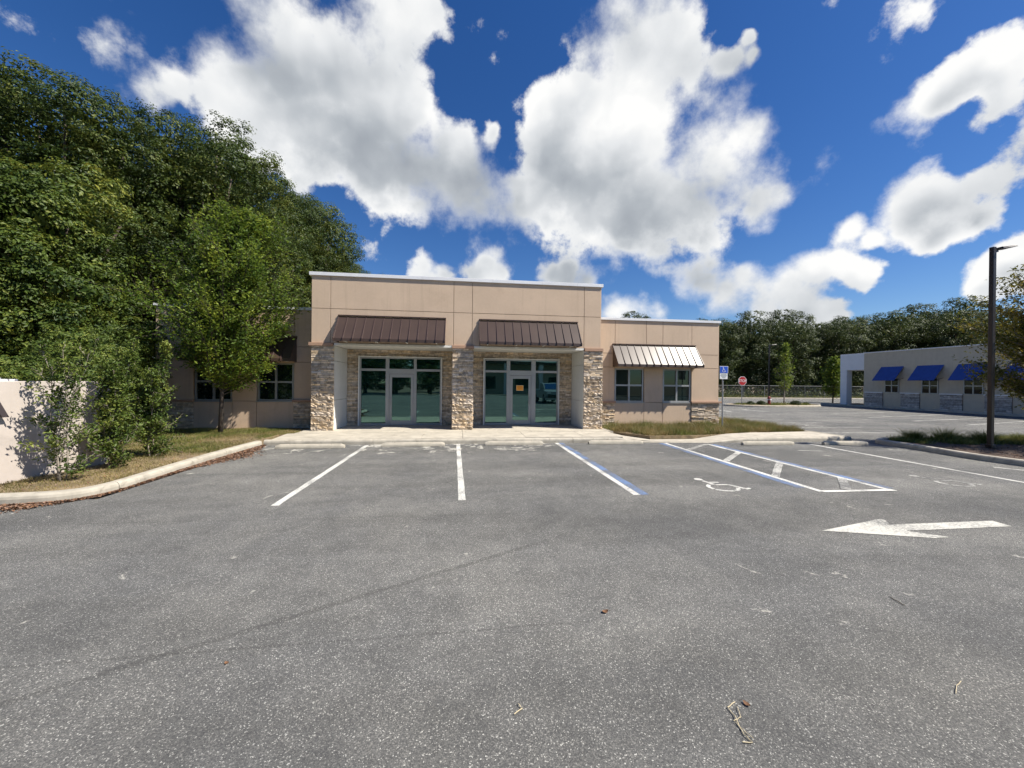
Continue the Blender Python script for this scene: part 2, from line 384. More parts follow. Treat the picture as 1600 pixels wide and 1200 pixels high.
    MATS['asphalt'] = m; return m
def paint_mat(name, color, wear0, wear1, under=(0.125, 0.125, 0.122)):
    m = bpy.data.materials.new(name); m.use_nodes = True; nt = m.node_tree; b = nt.nodes['Principled BSDF']
    geo = N(nt, 'ShaderNodeNewGeometry'); P = geo.outputs['Position']
    n1 = noise(nt, P, 38, 6, 0.75); n2 = noise(nt, P, 1.6, 4, 0.6)
    w = math_n(nt, 'ADD', math_n(nt, 'MULTIPLY', n1.outputs[0], 0.6), math_n(nt, 'MULTIPLY', n2.outputs[0], 0.4))
    c = mixc(nt, maprange(nt, w, wear0, wear1), color, under)
    n3 = noise(nt, P, 7, 5, 0.6); c = mixc(nt, 1.0, c, mixc(nt, n3.outputs[0], (0.8, 0.8, 0.78), (1.1, 1.1, 1.08)), 'MULTIPLY')
    L(nt, c, b.inputs['Base Color']); b.inputs['Roughness'].default_value = 0.75
    bp = N(nt, 'ShaderNodeBump'); bp.inputs['Strength'].default_value = 0.4; bp.inputs['Distance'].default_value = 0.004
    L(nt, noise(nt, P, 120, 3).outputs[0], bp.inputs['Height']); L(nt, bp.outputs[0], b.inputs['Normal'])
    MATS[name] = m; return m
def glass_mat(name, tint, refl, k=0.24):
    m = bpy.data.materials.new(name); m.use_nodes = True; nt = m.node_tree; b = nt.nodes['Principled BSDF']
    b.inputs['Base Color'].default_value = tint+(1,); b.inputs['Roughness'].default_value = 0.2; b.inputs['Specular IOR Level'].default_value = 0.0
    gl = N(nt, 'ShaderNodeBsdfGlossy'); gl.inputs['Color'].default_value = refl+(1,); gl.inputs['Roughness'].default_value = 0.004
    geo = N(nt, 'ShaderNodeNewGeometry'); nn = noise(nt, geo.outputs['Position'], 0.9, 1); bp = N(nt, 'ShaderNodeBump'); bp.inputs['Strength'].default_value = 0.05; bp.inputs['Distance'].default_value = 0.05
    L(nt, nn.outputs[0], bp.inputs['Height']); L(nt, bp.outputs[0], gl.inputs['Normal'])
    fr = N(nt, 'ShaderNodeFresnel'); fr.inputs[0].default_value = 1.5
    mx = N(nt, 'ShaderNodeMixShader'); L(nt, math_n(nt, 'ADD', fr.outputs[0], k-0.04, clamp=True), mx.inputs[0])
    L(nt, b.outputs[0], mx.inputs[1]); L(nt, gl.outputs[0], mx.inputs[2]); L(nt, mx.outputs[0], nt.nodes['Material Output'].inputs[0])
    MATS[name] = m; return m

asphalt_mat()
paint_mat('white_paint', (0.66, 0.65, 0.61), 0.455, 0.62)
paint_mat('arrow_paint', (0.60, 0.585, 0.53), 0.445, 0.64)
paint_mat('old_white_paint', (0.55, 0.54, 0.50), 0.42, 0.58)
paint_mat('blue_paint', (0.13, 0.22, 0.42), 0.405, 0.585)
mat('concrete', (0.46, 0.42, 0.345), 0.85, var=0.14, vscale=2.2, bump=0.35, bscale=90, bdist=0.004, stain=(0.29, 0.26, 0.21), sscale=2.6)
mat('kerb_concrete', (0.42, 0.385, 0.315), 0.85, var=0.16, vscale=4.0, bump=0.4, bscale=80, bdist=0.004, stain=(0.23, 0.205, 0.165), sscale=3.4)
mat('stop_concrete', (0.46, 0.42, 0.34), 0.85, var=0.12, vscale=5.0, bump=0.4, bscale=90, bdist=0.004, stain=(0.36, 0.33, 0.27), sscale=4.0)
mat('stucco', (0.585, 0.447, 0.323), 0.9, var=0.05, vscale=0.9, bump=0.30, bscale=130, bdist=0.004, stain=(0.51, 0.385, 0.275), sscale=0.55)
mat('stucco_core', (0.30, 0.21, 0.15), 0.95)
mat('trim', (0.40, 0.255, 0.175), 0.85, var=0.06, bump=0.2, bscale=100)
mat('soffit', (0.74, 0.74, 0.70), 0.8, var=0.03, bump=0.15, bscale=120, bdist=0.003)
mat('white_metal', (0.78, 0.79, 0.80), 0.38, var=0.04, vscale=1.5)
mat('bronze', (0.062, 0.041, 0.031), 0.34, spec=0.55, var=0.10, vscale=1.2)
mat('bronze_rib', (0.06, 0.036, 0.03), 0.42, spec=0.5)
mat('aluminium', (0.36, 0.375, 0.375), 0.42, metal=0.35, var=0.04)
mat('gasket', (0.03, 0.035, 0.035), 0.7)
glass_mat('teal_glass', (0.003, 0.014, 0.014), (0.44, 0.82, 0.78), 0.22)
glass_mat('dark_glass', (0.004, 0.010, 0.010), (0.50, 0.72, 0.72), 0.07)
glass_mat('far_glass', (0.006, 0.008, 0.009), (0.40, 0.45, 0.48), 0.04)
mat('stone_single', (0.56, 0.45, 0.325), 0.9, var=0.32, vscale=9, bump=0.6, bscale=45, bdist=0.010, rnd=0.32)
mat('stone_joined', (0.56, 0.45, 0.325), 0.9, var=0.32, vscale=9, bump=0.6, bscale=45, bdist=0.010, island=0.32)
mat('mortar', (0.085, 0.062, 0.045), 0.95)
mat('grey_stucco', (0.50, 0.455, 0.36), 0.9, var=0.05, bump=0.2, bscale=90)
mat('grey_stone', (0.42, 0.40, 0.37), 0.9, var=0.3, vscale=6, island=0.3)
mat('white_stucco', (0.74, 0.77, 0.80), 0.85, var=0.03)
mat('blue_canvas', (0.018, 0.065, 0.28), 0.8, var=0.1)
mat('sign_wall', (0.50, 0.445, 0.40), 0.9, var=0.05, vscale=1.5, bump=0.35, bscale=120, bdist=0.004, stain=(0.43, 0.385, 0.345), sscale=1.4)
mat('letter_metal', (0.085, 0.07, 0.075), 0.4, metal=0.3)
mat('pole_bronze', (0.022, 0.016, 0.015), 0.4, spec=0.5)
mat('galvanised', (0.42, 0.43, 0.44), 0.45, metal=0.6, var=0.12, vscale=8)
mat('fence_steel', (0.26, 0.27, 0.27), 0.6)
mat('sign_white', (0.78, 0.80, 0.80), 0.45)
mat('sign_blue', (0.012, 0.085, 0.52), 0.45)
mat('sign_red', (0.42, 0.018, 0.022), 0.45)
mat('sign_text', (0.16, 0.20, 0.20), 0.6)
mat('orange_paper', (0.86, 0.36, 0.05), 0.7)
mat('paper_edge', (0.82, 0.62, 0.36), 0.7)
mat('paper_print', (0.62, 0.25, 0.05), 0.7)
mat('hydrant_red', (0.22, 0.03, 0.025), 0.5, var=0.1)
mat('soil', (0.155, 0.115, 0.072), 0.95, var=0.4, vscale=3.0, bump=0.8, bscale=35, bdist=0.03, stain=(0.10, 0.105, 0.04), sscale=0.8)
mat('bed_soil', (0.235, 0.175, 0.10), 0.95, var=0.35, vscale=4.0, bump=0.8, bscale=40, bdist=0.03, stain=(0.17, 0.16, 0.055), sscale=1.1)
mat('mulch', (0.085, 0.055, 0.038), 0.95, var=0.4, vscale=9.0, bump=0.9, bscale=45, bdist=0.03)
mat('bark', (0.070, 0.056, 0.044), 0.95, var=0.35, vscale=7, bump=0.9, bscale=28, bdist=0.03)
mat('pale_bark', (0.30, 0.26, 0.21), 0.95, var=0.3, vscale=8, bump=0.6, bscale=30, bdist=0.015)
mat('litter', (0.19, 0.105, 0.062), 0.9, island=0.55)
mat('straw', (0.50, 0.40, 0.20), 0.85, island=0.2)
mat('dead_leaf', (0.17, 0.085, 0.04), 0.8, var=0.3, vscale=30)
mat('twig', (0.13, 0.09, 0.06), 0.9)
mat('moss_grey', (0.20, 0.20, 0.155), 0.95, island=0.35)
leaf_mat('oak_leaf', (0.012, 0.028, 0.006), (0.054, 0.088, 0.016), (0.165, 0.185, 0.036))
leaf_mat('vine_leaf', (0.020, 0.044, 0.008), (0.085, 0.128, 0.020), (0.25, 0.26, 0.045))
leaf_mat('elm_leaf', (0.036, 0.078, 0.012), (0.108, 0.172, 0.022), (0.27, 0.33, 0.045), 0.38, nscale=1.1)
leaf_mat('shrub_leaf', (0.030, 0.060, 0.012), (0.092, 0.138, 0.025), (0.22, 0.25, 0.05), nscale=2.0)
leaf_mat('far_leaf', (0.020, 0.036, 0.012), (0.056, 0.082, 0.024), (0.120, 0.145, 0.048), nscale=0.4)
leaf_mat('autumn_leaf', (0.045, 0.070, 0.012), (0.15, 0.155, 0.022), (0.36, 0.28, 0.035), nscale=1.3)
leaf_mat('grass_blade', (0.085, 0.090, 0.022), (0.20, 0.17, 0.06), (0.38, 0.30, 0.13), 0.25, 1.0)
leaf_mat('green_blade', (0.045, 0.075, 0.014), (0.13, 0.16, 0.035), (0.30, 0.28, 0.09), 0.3, 1.5)
def streaks(m):
    nt = m.node_tree; b = nt.nodes['Principled BSDF']; src = b.inputs['Base Color'].links[0].from_socket
    geo = N(nt, 'ShaderNodeNewGeometry'); mp = N(nt, 'ShaderNodeMapping'); mp.inputs['Scale'].default_value = (5.5, 5.5, 0.28); L(nt, geo.outputs['Position'], mp.inputs[0])
    n = noise(nt, mp.outputs[0], 1.0, 6, 0.65); n2 = noise(nt, geo.outputs['Position'], 14.0, 5, 0.6)
    c = mixc(nt, 1.0, src, mixc(nt, maprange(nt, n.outputs[0], 0.52, 0.74), (1.01, 1.01, 1.01), (0.91, 0.905, 0.90)), 'MULTIPLY')
    c = mixc(nt, 1.0, c, mixc(nt, n2.outputs[0], (0.94, 0.94, 0.94), (1.06, 1.06, 1.06)), 'MULTIPLY')
    L(nt, c, b.inputs['Base Color'])
for k_ in ('stucco', 'grey_stucco', 'white_metal', 'sign_wall', 'kerb_concrete', 'soffit'): streaks(MATS[k_])
M = MATS

# ------------------------------------------------------------------ ground
g = MB(); g.sheet([(-600, -600), (600, -600), (600, 600), (-600, 600)], -0.03)
tag(g.build('ground', M['soil']), kind='structure')
lot = MB(); lot.sheet([(-60, -27), (60, -27), (60, 49.5), (13.45, 49.5), (13.45, 12.3), (-5.70, 12.3), (-5.70, 6.85), (-60, 6.6)], 0.0)
LOT = tag(lot.build('parking_lot', M['asphalt']), kind='structure')

# painted markings: parts of the lot, a few millimetres above it
def strip(name, pts, w, m, z=0.005):
    (x0, y0), (x1, y1) = pts; d = Vector((x1-x0, y1-y0)); n = Vector((-d.y, d.x)).normalized()*w/2
    k = max(2, int(d.length/0.35)); a = []; b = []
    for i in range(k+1):
        p = Vector((x0, y0)) + d*i/k
        a.append((p.x+n.x*RNG.uniform(0.9, 1.08), p.y+n.y*RNG.uniform(0.9, 1.08), z)); b.append((p.x-n.x*RNG.uniform(0.9, 1.08), p.y-n.y*RNG.uniform(0.9, 1.08), z))
    mb = MB(); mb.add(a+b, [(i+k+1, i+k+2, i+1, i) for i in range(k)]); return mb.build(name, m, LOT)
WP, OP, BP = M['white_paint'], M['old_white_paint'], M['blue_paint']
for x0, y0, x1, y1 in ((-2.81, 6.23, -2.80, 11.85), (0.01, 6.23, -0.12, 11.95), (2.98, 6.24, 2.97, 12.0), (6.41, 6.13, 6.49, 11.68), (7.79, 6.13, 7.77, 11.40), (11.17, 5.2, 11.20, 11.25)):
    strip('painted_line', ((x0, y0), (x1, y1)), 0.115, WP)
strip('painted_line', ((6.41, 6.13), (7.86, 6.09)), 0.11, WP, 0.009)
for a, b in (((6.52, 10.45), (7.74, 11.36)), ((6.50, 8.80), (7.76, 9.95)), ((6.46, 7.22), (7.76, 8.55)), ((6.99, 6.20), (7.76, 6.98))):
    strip('painted_line', (a, b), 0.15, OP, 0.009)
for a, b, w in (((3.12, 6.25), (3.11, 11.95), 0.16), ((6.26, 6.4), (6.34, 11.65), 0.17), ((7.93, 6.2), (7.91, 11.3), 0.16)):
    strip('painted_line', (a, b), w, BP)
strip('painted_line', ((12.55, 7.62), (12.9, 7.15)), 0.16, OP)
strip('painted_line', ((9.75, 10.1), (10.4, 9.95)), 0.09, OP)
ar = MB(); ar.sheet([(4.68, 4.47), (5.90, 4.10), (6.12, 4.11), (5.80, 4.35), (7.47, 4.34), (7.49, 4.55), (5.83, 4.57), (5.97, 4.74), (5.90, 4.77)], 0.006)
ar.build('painted_arrow', M['arrow_paint'], LOT)
def isa_polys():
    """wheelchair figure in a 1 x 1.2 box as stencil pieces"""
    out = []
    def seg(p, q, w):
        d = Vector((q[0]-p[0], q[1]-p[1])); n = Vector((-d.y, d.x)).normalized()*w/2
        out.append([(p[0]+n.x, p[1]+n.y), (p[0]-n.x, p[1]-n.y), (q[0]-n.x, q[1]-n.y), (q[0]+n.x, q[1]+n.y)][::1])
    out.append([(0.30+0.105*math.cos(t), 1.10+0.105*math.sin(t)) for t in np.linspace(0, 2*math.pi, 14, endpoint=False)])
    seg((0.32, 0.97), (0.37, 0.60), 0.10); seg((0.36, 0.80), (0.62, 0.78), 0.07); seg((0.40, 0.575), (0.70, 0.555), 0.085)
    seg((0.71, 0.55), (0.86, 0.20), 0.085); seg((0.85, 0.16), (1.0, 0.22), 0.075)
    for t0, t1 in ((125, 200), (208, 280), (288, 345)):
        a = [rad(t) for t in np.linspace(t0, t1, 9)]
        out.append([(0.42+0.36*math.cos(t), 0.34+0.34*math.sin(t)) for t in a] + [(0.42+0.27*math.cos(t), 0.34+0.25*math.sin(t)) for t in reversed(a)])
    return out
def wheelchair(x, y, s, m):
    mb = MB()
    for p in isa_polys(): mb.sheet([(x+(a-0.5)*s, y+(b-0.6)*s) for a, b in p], 0.006)
    return mb.build('wheelchair_symbol', m, LOT)
wheelchair(4.86, 6.76, 0.80, WP); wheelchair(9.70, 6.62, 0.80, OP)
wheelchair(16.6, 16.5, 1.0, OP)
for y in (13.82, 15.72, 17.68, 19.68, 21.65, 24.2): strip('painted_line', ((14.4, y), (18.3, y-0.15)), 0.11, OP)
for x0, y0, x1, y1 in ((25.0, 25.9, 34.6, 27.5), (24.6, 23.0, 33.6, 25.3), (24.5, 20.4, 33.2, 22.6), (24.7, 18.25, 33.4, 20.2), (25.3, 16.3, 33.6, 18.4)):
    strip('painted_line', ((x0, y0), (x1, y1)), 0.14, OP)
for x0, y0, x1, y1 in ((19.0, 26.6, 18.9, 25.0), (21.58, 27.3, 21.63, 25.0)): strip('painted_line', ((x0, y0), (x1, y1)), 0.4, OP)

# ------------------------------------------------------------------ kerbs, walk
def resample(pts, step):
    P = [Vector(p) for p in pts]; out = [P[0]]; acc = 0
    for a, b in zip(P, P[1:]):
        d = (b-a).length; k = max(1, int(math.ceil(d/step)))
        for i in range(1, k+1): out.append(a+(b-a)*i/k)
    return out
def chaikin(pts, it=2, closed=False):
    P = [tuple(p) for p in pts]
    for _ in range(it):
        Q = [P[0]]
        for a, b in zip(P, P[1:]):
            if math.hypot(b[0]-a[0], b[1]-a[1]) > 6: Q += [a, b]; continue
            Q += [(0.75*a[0]+0.25*b[0], 0.75*a[1]+0.25*b[1]), (0.25*a[0]+0.75*b[0], 0.25*a[1]+0.75*b[1])]
        Q.append(P[-1]); P = []
        for q in Q:
            if not P or math.hypot(q[0]-P[-1][0], q[1]-P[-1][1]) > 0.02: P.append(q)
    return P
def kerb(pts, width=0.16, h=0.15, inner=1, seclen=3.0, step=0.35, label=None, hfun=None, m=None):
    """pts = foot line in plan; inner=+1: bed on the left of travel"""
    par = bpy.data.objects.new('kerb', None); COL.objects.link(par); par.location = (pts[0][0], pts[0][1], 0); par['kind'] = 'structure'
    P = resample(pts, step); prof = [(0, -0.02), (0.0, 0.55), (0.012, 0.80), (0.035, 0.95), (0.06, 1.0), (width, 1.0), (width, -0.02)]
    secs = []; cur = [P[0]]; acc = 0
    for a, b in zip(P, P[1:]):
        cur.append(b); acc += (b-a).length
        if acc >= seclen: secs.append(cur); cur = [b]; acc = 0
    if len(cur) > 1: secs.append(cur)
    for s in secs:
        n = len(prof); vs = []; fs = []
        for i, p in enumerate(s):
            j = P.index(p) if p in P else 0
            t = (P[min(j+1, len(P)-1)] - P[max(j-1, 0)]).normalized(); nn = Vector((-t.y, t.x))*inner
            q = p.copy()
            if i == 0: q = q + t*0.006
            if i == len(s)-1: q = q - t*0.006
            hh = hfun(q) if hfun else h
            for o, z in prof: vs.append((q.x+nn.x*o, q.y+nn.y*o, z*hh if z > 0 else z))
        for i in range(len(s)-1):
            for k in range(n): fs.append((i*n+k, i*n+(k+1) % n, (i+1)*n+(k+1) % n, (i+1)*n+k))
        fs += [tuple(range(n)), tuple(range((len(s)-1)*n, len(s)*n))]
        MB().add(vs, fs).build('kerb_section', m or M['kerb_concrete'], par)
    return par
KL = [(-30, 6.45), (-12, 6.52), (-7.2, 6.60), (-6.5, 6.64), (-6.1, 6.73), (-5.86, 6.95), (-5.76, 7.35), (-5.82, 8.4), (-5.86, 9.7), (-5.83, 10.9), (-5.76, 12.0)]
KL = chaikin(KL); kerb(KL, inner=1, seclen=2.9)
def ramp_h(p):
    x = p.x
    if x < 5.0: return 0.15
    if x < 5.9: return 0.15-(x-5.0)/0.9*0.135
    if x < 7.9: return 0.015
    if x < 9.4: return 0.015+(x-7.9)/1.5*0.135
    return 0.15
WF = [(-5.76, 12.06), (4.4, 11.92), (5.0, 11.90), (5.9, 11.86), (7.9, 11.62), (9.4, 11.66), (11.3, 11.70), (13.35, 11.72)]
kerb(WF, inner=1, seclen=3.05, hfun=ramp_h, step=0.45)
KB = [(13.42, 11.74), (13.44, 13.0), (13.40, 14.5), (13.36, 16.5), (13.36, 20), (13.36, 30), (13.36, 49)]
kerb(KB, inner=1, seclen=3.05)
# walk: poured slabs with joints
walk = bpy.data.objects.new('walkway', None); COL.objects.link(walk); walk['kind'] = 'structure'; walk.location = (0, 13, 0)
def slab(poly, z, name='slab', zf=None):
    n = len(poly); top = [(x, y, zf(x) if zf else z) for x, y in poly]; bot = [(x, y, -0.02) for x, y in poly]
    fs = [(i, (i+1) % n, n+(i+1) % n, n+i) for i in range(n)]
    for t in tessellate_polygon([[Vector((x, y, 0)) for x, y in poly]]): fs += [tuple(n+i for i in t), tuple(t)]
    return MB().add(bot+top, fs).build(name, M['concrete'], walk)
cuts = [-5.55, -3.52, -1.28, 0.02, 2.05, 4.02, 5.3]
for i, (a, b) in enumerate(zip(cuts, cuts[1:])):
    slab([(a+0.006, 12.235), (b-0.006, 12.20), (b-0.006, 13.62), (a+0.006, 13.62)], 0.147)
slab([(-5.62, 12.25), (-5.562, 12.25), (-5.562, 13.62), (-5.75, 13.55)], 0.145)
for a, b in ((-5.55, -2.45), (-2.45, 0.0), (0.0, 2.5), (2.5, 5.55)): slab([(a+0.005, 13.632), (b-0.005, 13.632), (b-0.005, 16.0), (a+0.005, 16.0)], 0.150)
zr = lambda x: max(0.018, ramp_h(Vector((x, 0))))-0.003
slab([(5.306, 12.07), (6.35, 12.03), (6.35, 12.45), (5.75, 13.3), (5.56, 13.62), (5.306, 13.62)], 0.1, zf=zr)
slab([(6.36, 12.02), (7.9, 11.80), (7.9, 12.42), (6.36, 12.44)], 0.02, zf=zr)
slab([(7.91, 11.80), (9.4, 11.84), (9.4, 12.72), (7.91, 12.42)], 0.1, zf=zr)
slab([(9.41, 11.84), (11.3, 11.88), (11.3, 13.02), (10.6, 13.02), (9.41, 12.73)], 0.147)
slab([(11.31, 11.88), (13.22, 11.90), (13.22, 13.2), (12.5, 13.15), (11.31, 13.03)], 0.147)
# planting beds
BEDL = [(-40, 6.72), (-12, 6.70), (-7.2, 6.78), (-6.6, 6.80), (-6.2, 6.88), (-6.03, 7.05), (-5.93, 7.38), (-5.99, 8.4), (-6.03, 9.7), (-6.0, 10.9), (-5.93, 12.0), (-5.93, 13.4), (-5.35, 13.7), (-5.35, 30), (-40, 30)]
BEDR = [(5.40, 13.66), (5.6, 13.64), (5.8, 13.3), (6.38, 12.46), (7.9, 12.44), (9.4, 12.74), (10.6, 13.04), (11.3, 13.05), (12.5, 13.17), (13.2, 13.22), (13.2, 30), (5.40, 30)]
def bed(poly, z, m):
    return tag(MB().prism(poly, -0.025, z).build('planting_bed', m), kind='structure')
bed(BEDL, 0.125, M['bed_soil']); bed(BEDR, 0.125, M['bed_soil'])
KI = [(26, 11.35), (14.3, 11.42), (13.85, 11.36), (13.66, 11.1), (13.62, 10.6), (13.55, 9.8), (13.40, 9.0), (13.32, 8.3), (13.45, 7.6), (13.6, 5.5), (13.7, 2.0), (13.9, -4)]
KI = chaikin(KI); kerb(KI, inner=1, seclen=2.6, m=M['kerb_concrete'])
ISL = [(26, 11.2), (14.3, 11.26), (13.98, 11.2), (13.82, 11.0), (13.78, 10.6), (13.71, 9.8), (13.56, 9.0), (13.48, 8.3), (13.61, 7.6), (13.76, 5.5), (13.86, 2.0), (14.06, -4), (26, -4)]
bed(ISL, 0.12, M['mulch'])
a = np.linspace(0, 2*math.pi, 29)[:-1]
FK = [(28.6+4.9*math.cos(t)-0.6*math.sin(t), 32.4+2.1*math.sin(t)+0.6*math.cos(t)) for t in a]
kerb(FK+[FK[0]], inner=1, seclen=6, step=1.2)
bed([(28.6+4.74*math.cos(t)-0.6*math.sin(t), 32.4+1.95*math.sin(t)+0.6*math.cos(t)) for t in a], 0.125, M['bed_soil'])
kerb([(36.3, 9), (36.3, 35), (45, 35)], inner=-1, seclen=6, step=3)
bed([(36.46, 9), (60, 9), (60, 34.8), (36.46, 34.8)], 0.125, M['bed_soil'])
kerb([(13.4, 49.2), (80, 49.2)], inner=1, seclen=8, step=4)
bed([(-60, 49.36), (120, 49.36), (120, 75), (-60, 75)], 0.10, M['soil'])

# ------------------------------------------------------------------ wheel stops
def wheel_stop(x0, x1, y, label, rz=0.0):
    t = thing('wheel_stop', label, 'wheel stop', ((x0+x1)/2, y, 0), 'concrete wheel stops at the head of the stalls', rz)
    w = (x1-x0)/2; prof = [(-0.075, 0.0), (-0.07, 0.06), (-0.045, 0.115), (0.045, 0.115), (0.07, 0.06), (0.075, 0.0)]
    vs = []; n = len(prof)
    for x, k in ((-w, 0.0), (-w+0.10, 1.0), (w-0.10, 1.0), (w, 0.0)):
        for yy, z in prof: vs.append((x, yy*(0.9+0.1*k), z*(0.72+0.28*k)+0.004))
    fs = [tuple(range(n)), tuple(range(3*n, 4*n))]
    for i in range(3):
        for k in range(n): fs.append((i*n+k, i*n+(k+1) % n, (i+1)*n+(k+1) % n, (i+1)*n+k))
    b = MB().add(vs, fs); o = b.build('block', M['stop_concrete'], t, bevel=0.008, loc=(0, 0, 0))
    for s in (-0.6, 0.6):
        p = MB().tube([(s*w, 0, 0.11), (s*w, 0, 0.121)], [0.016, 0.016], 8); p.build('anchor_pin', M['twig'], t, loc=(0, 0, 0))
    return t
wheel_stop(-5.14, -3.31, 11.45, 'concrete wheel stop at the left end, beside the curved kerb')
wheel_stop(-2.31, -0.51, 11.60, 'concrete wheel stop in front of the left glass door', rad(1.0))
wheel_stop(0.69, 2.47, 11.66, 'concrete wheel stop in front of the door with the orange notice')
wheel_stop(3.92, 5.69, 11.62, 'concrete wheel stop between the blue-edged line and the kerb ramp', rad(-1))
wheel_stop(8.80, 10.53, 11.12, 'concrete wheel stop in front of the disabled parking sign, right of hatched aisle', rad(-2.0))
wheel_stop(11.55, 13.05, 10.98, 'concrete wheel stop at the right end beside the island kerb', rad(-3.5))

# ------------------------------------------------------------------ main building
BL = thing('commercial_building', 'tan stucco commercial building with stone columns, brown metal awnings and glass storefronts', 'building', (0, 15, 0.1))
FY, WY, RY = 14.30, 15.40, 15.92          # main facade, wing facade, recessed storefront wall
XM, XW = 5.27, 11.0
ST = M['stucco']
core = MB()
core.box(-XM+0.02, XM-0.02, FY+0.03, 26, 3.20, 5.60)
core.box(-XW+0.02, -XM+0.05, WY+0.155, 26, 0.0, 4.56); core.box(XM-0.05, XW-0.02, WY+0.155, 26, 0.0, 4.56)
core.box(-XM+0.06, XM-0.06, RY+0.16, 25.9, 0.0, 3.19)
core.box(-5.22, -4.60, FY+0.045, RY+0.2, 0.1, 3.19); core.box(4.66, 5.22, FY+0.045, RY+0.2, 0.1, 3.19)
core.box(-0.325, 0.325, FY+0.045, FY+0.70, 0.1, 3.19)
core.build('wall', M['stucco_core'], BL)
def panel(x0, x1, z0, z1, y, g_=0.008, th=0.03, m=ST, name='stucco_panel'):
    return MB().box(x0+g_, x1-g_, y, y+th, z0+g_, z1-g_).build(name, m, BL, bevel=0.004)
vx = [-5.29, -4.65, -0.35, 0.33, 4.60, 5.27]
for a, b in zip(vx, vx[1:]):
    panel(a, b, 4.46, 5.62, FY); panel(a, b, 3.25, 4.46, FY)
# side returns
for sx in (-1, 1):
    x0, x1 = sorted((sx*5.29, sx*5.25)); MB().box(x0, x1, FY+0.032, 24, 3.25, 5.6).build('stucco_panel', ST, BL)
    x0, x1 = sorted((sx*11.02, sx*10.98)); MB().box(x0, x1, WY+0.032, 25, 0.0, 4.55).build('stucco_panel', ST, BL)
# coping
def coping(x0, x1, y0, y1, z0, z1):
    p = MB().box(x0, x1, y0, y1, z0, z1); o = p.build('parapet_cap', M['white_metal'], BL, bevel=0.006); return o
coping(-5.36, 5.34, FY-0.05, FY+0.30, 5.61, 5.73)
coping(-5.36, -5.06, FY+0.304, 26.1, 5.61, 5.73); coping(5.04, 5.34, FY+0.304, 26.1, 5.61, 5.73)
coping(-11.06, -5.30, WY-0.05, WY+0.30, 4.56, 4.66); coping(5.30, 11.06, WY-0.05, WY+0.30, 4.56, 4.66)
coping(-11.06, -10.8, WY+0.304, 26.1, 4.56, 4.66); coping(10.8, 11.06, WY+0.304, 26.1, 4.56, 4.66)
# soffit and its pale edge
for a, b in ((-4.52, -0.36), (0.36, 4.60)):
    MB().box(a, b, FY-0.02, FY+0.10, 3.165, 3.245).build('soffit_edge', M['soffit'], BL, bevel=0.006)
MB().box(-4.56, 4.62, FY+0.102, RY+0.15, 3.17, 3.196).build('soffit', M['soffit'], BL)
# white inner side walls of the porch, in three panels each
for x0, x1 in ((-4.60, -4.535), (4.595, 4.66)):
    for z0, z1 in ((0.15, 1.22), (1.22, 2.62), (2.62, 3.168)):
        MB().box(x0, x1, FY+0.03, RY+0.1, z0+0.006, z1-0.006).build('side_panel', M['soffit'], BL, bevel=0.004)
# trim bands
def band(x0, x1, y, z0, z1): MB().box(x0, x1, y, y+0.12, z0, z1).build('trim_band', M['trim'], BL, bevel=0.008)
for a, b in ((-5.36, -4.56), (-0.40, 0.40), (4.62, 5.36)): band(a, b, FY-0.075, 3.14, 3.255)
# stones -----------------------------------------------------------------
STONES = []
for k in range(10):
    me = bpy.data.meshes.new('stone'); bm = bmesh.new(); bmesh.ops.create_cube(bm, size=1.0)
    bmesh.ops.subdivide_edges(bm, edges=[e_ for e_ in bm.edges if abs(e_.verts[0].co.x-e_.verts[1].co.x) > 0.5], cuts=2)
    for v in bm.verts:
        j = 0.22 if v.co.y < 0 else 0.0
        v.co.x += random.uniform(-0.02, 0.02)
        v.co.y += random.uniform(-j, j); v.co.z += random.uniform(-0.10, 0.10)*(1 if v.co.y < 0 else 0.3)
    bm.to_mesh(me); bm.free(); me.materials.append(M['stone_single']); STONES.append(me)
def stone_rects(x0, x1, z0, z1, holes=()):
    out = []; z = z0
    while z < z1-0.02:
        h = min(random.choice((0.048, 0.056, 0.064, 0.078)), z1-z); x = x0-random.uniform(0, 0.08)
        if z1-(z+h) < 0.03: h = z1-z
        while x < x1-0.01:
            l = random.uniform(0.16, 0.42); a, b = max(x, x0), min(x+l, x1)
            if x1-b < 0.06: b = x1
            if b-a > 0.025 and not any(a < hx1 and b > hx0 and z < hz1 and z+h > hz0 for hx0, hx1, hz0, hz1 in holes): out.append((a, b, z, z+h))
            x = b
        z += h
    return out
stone_count = 0
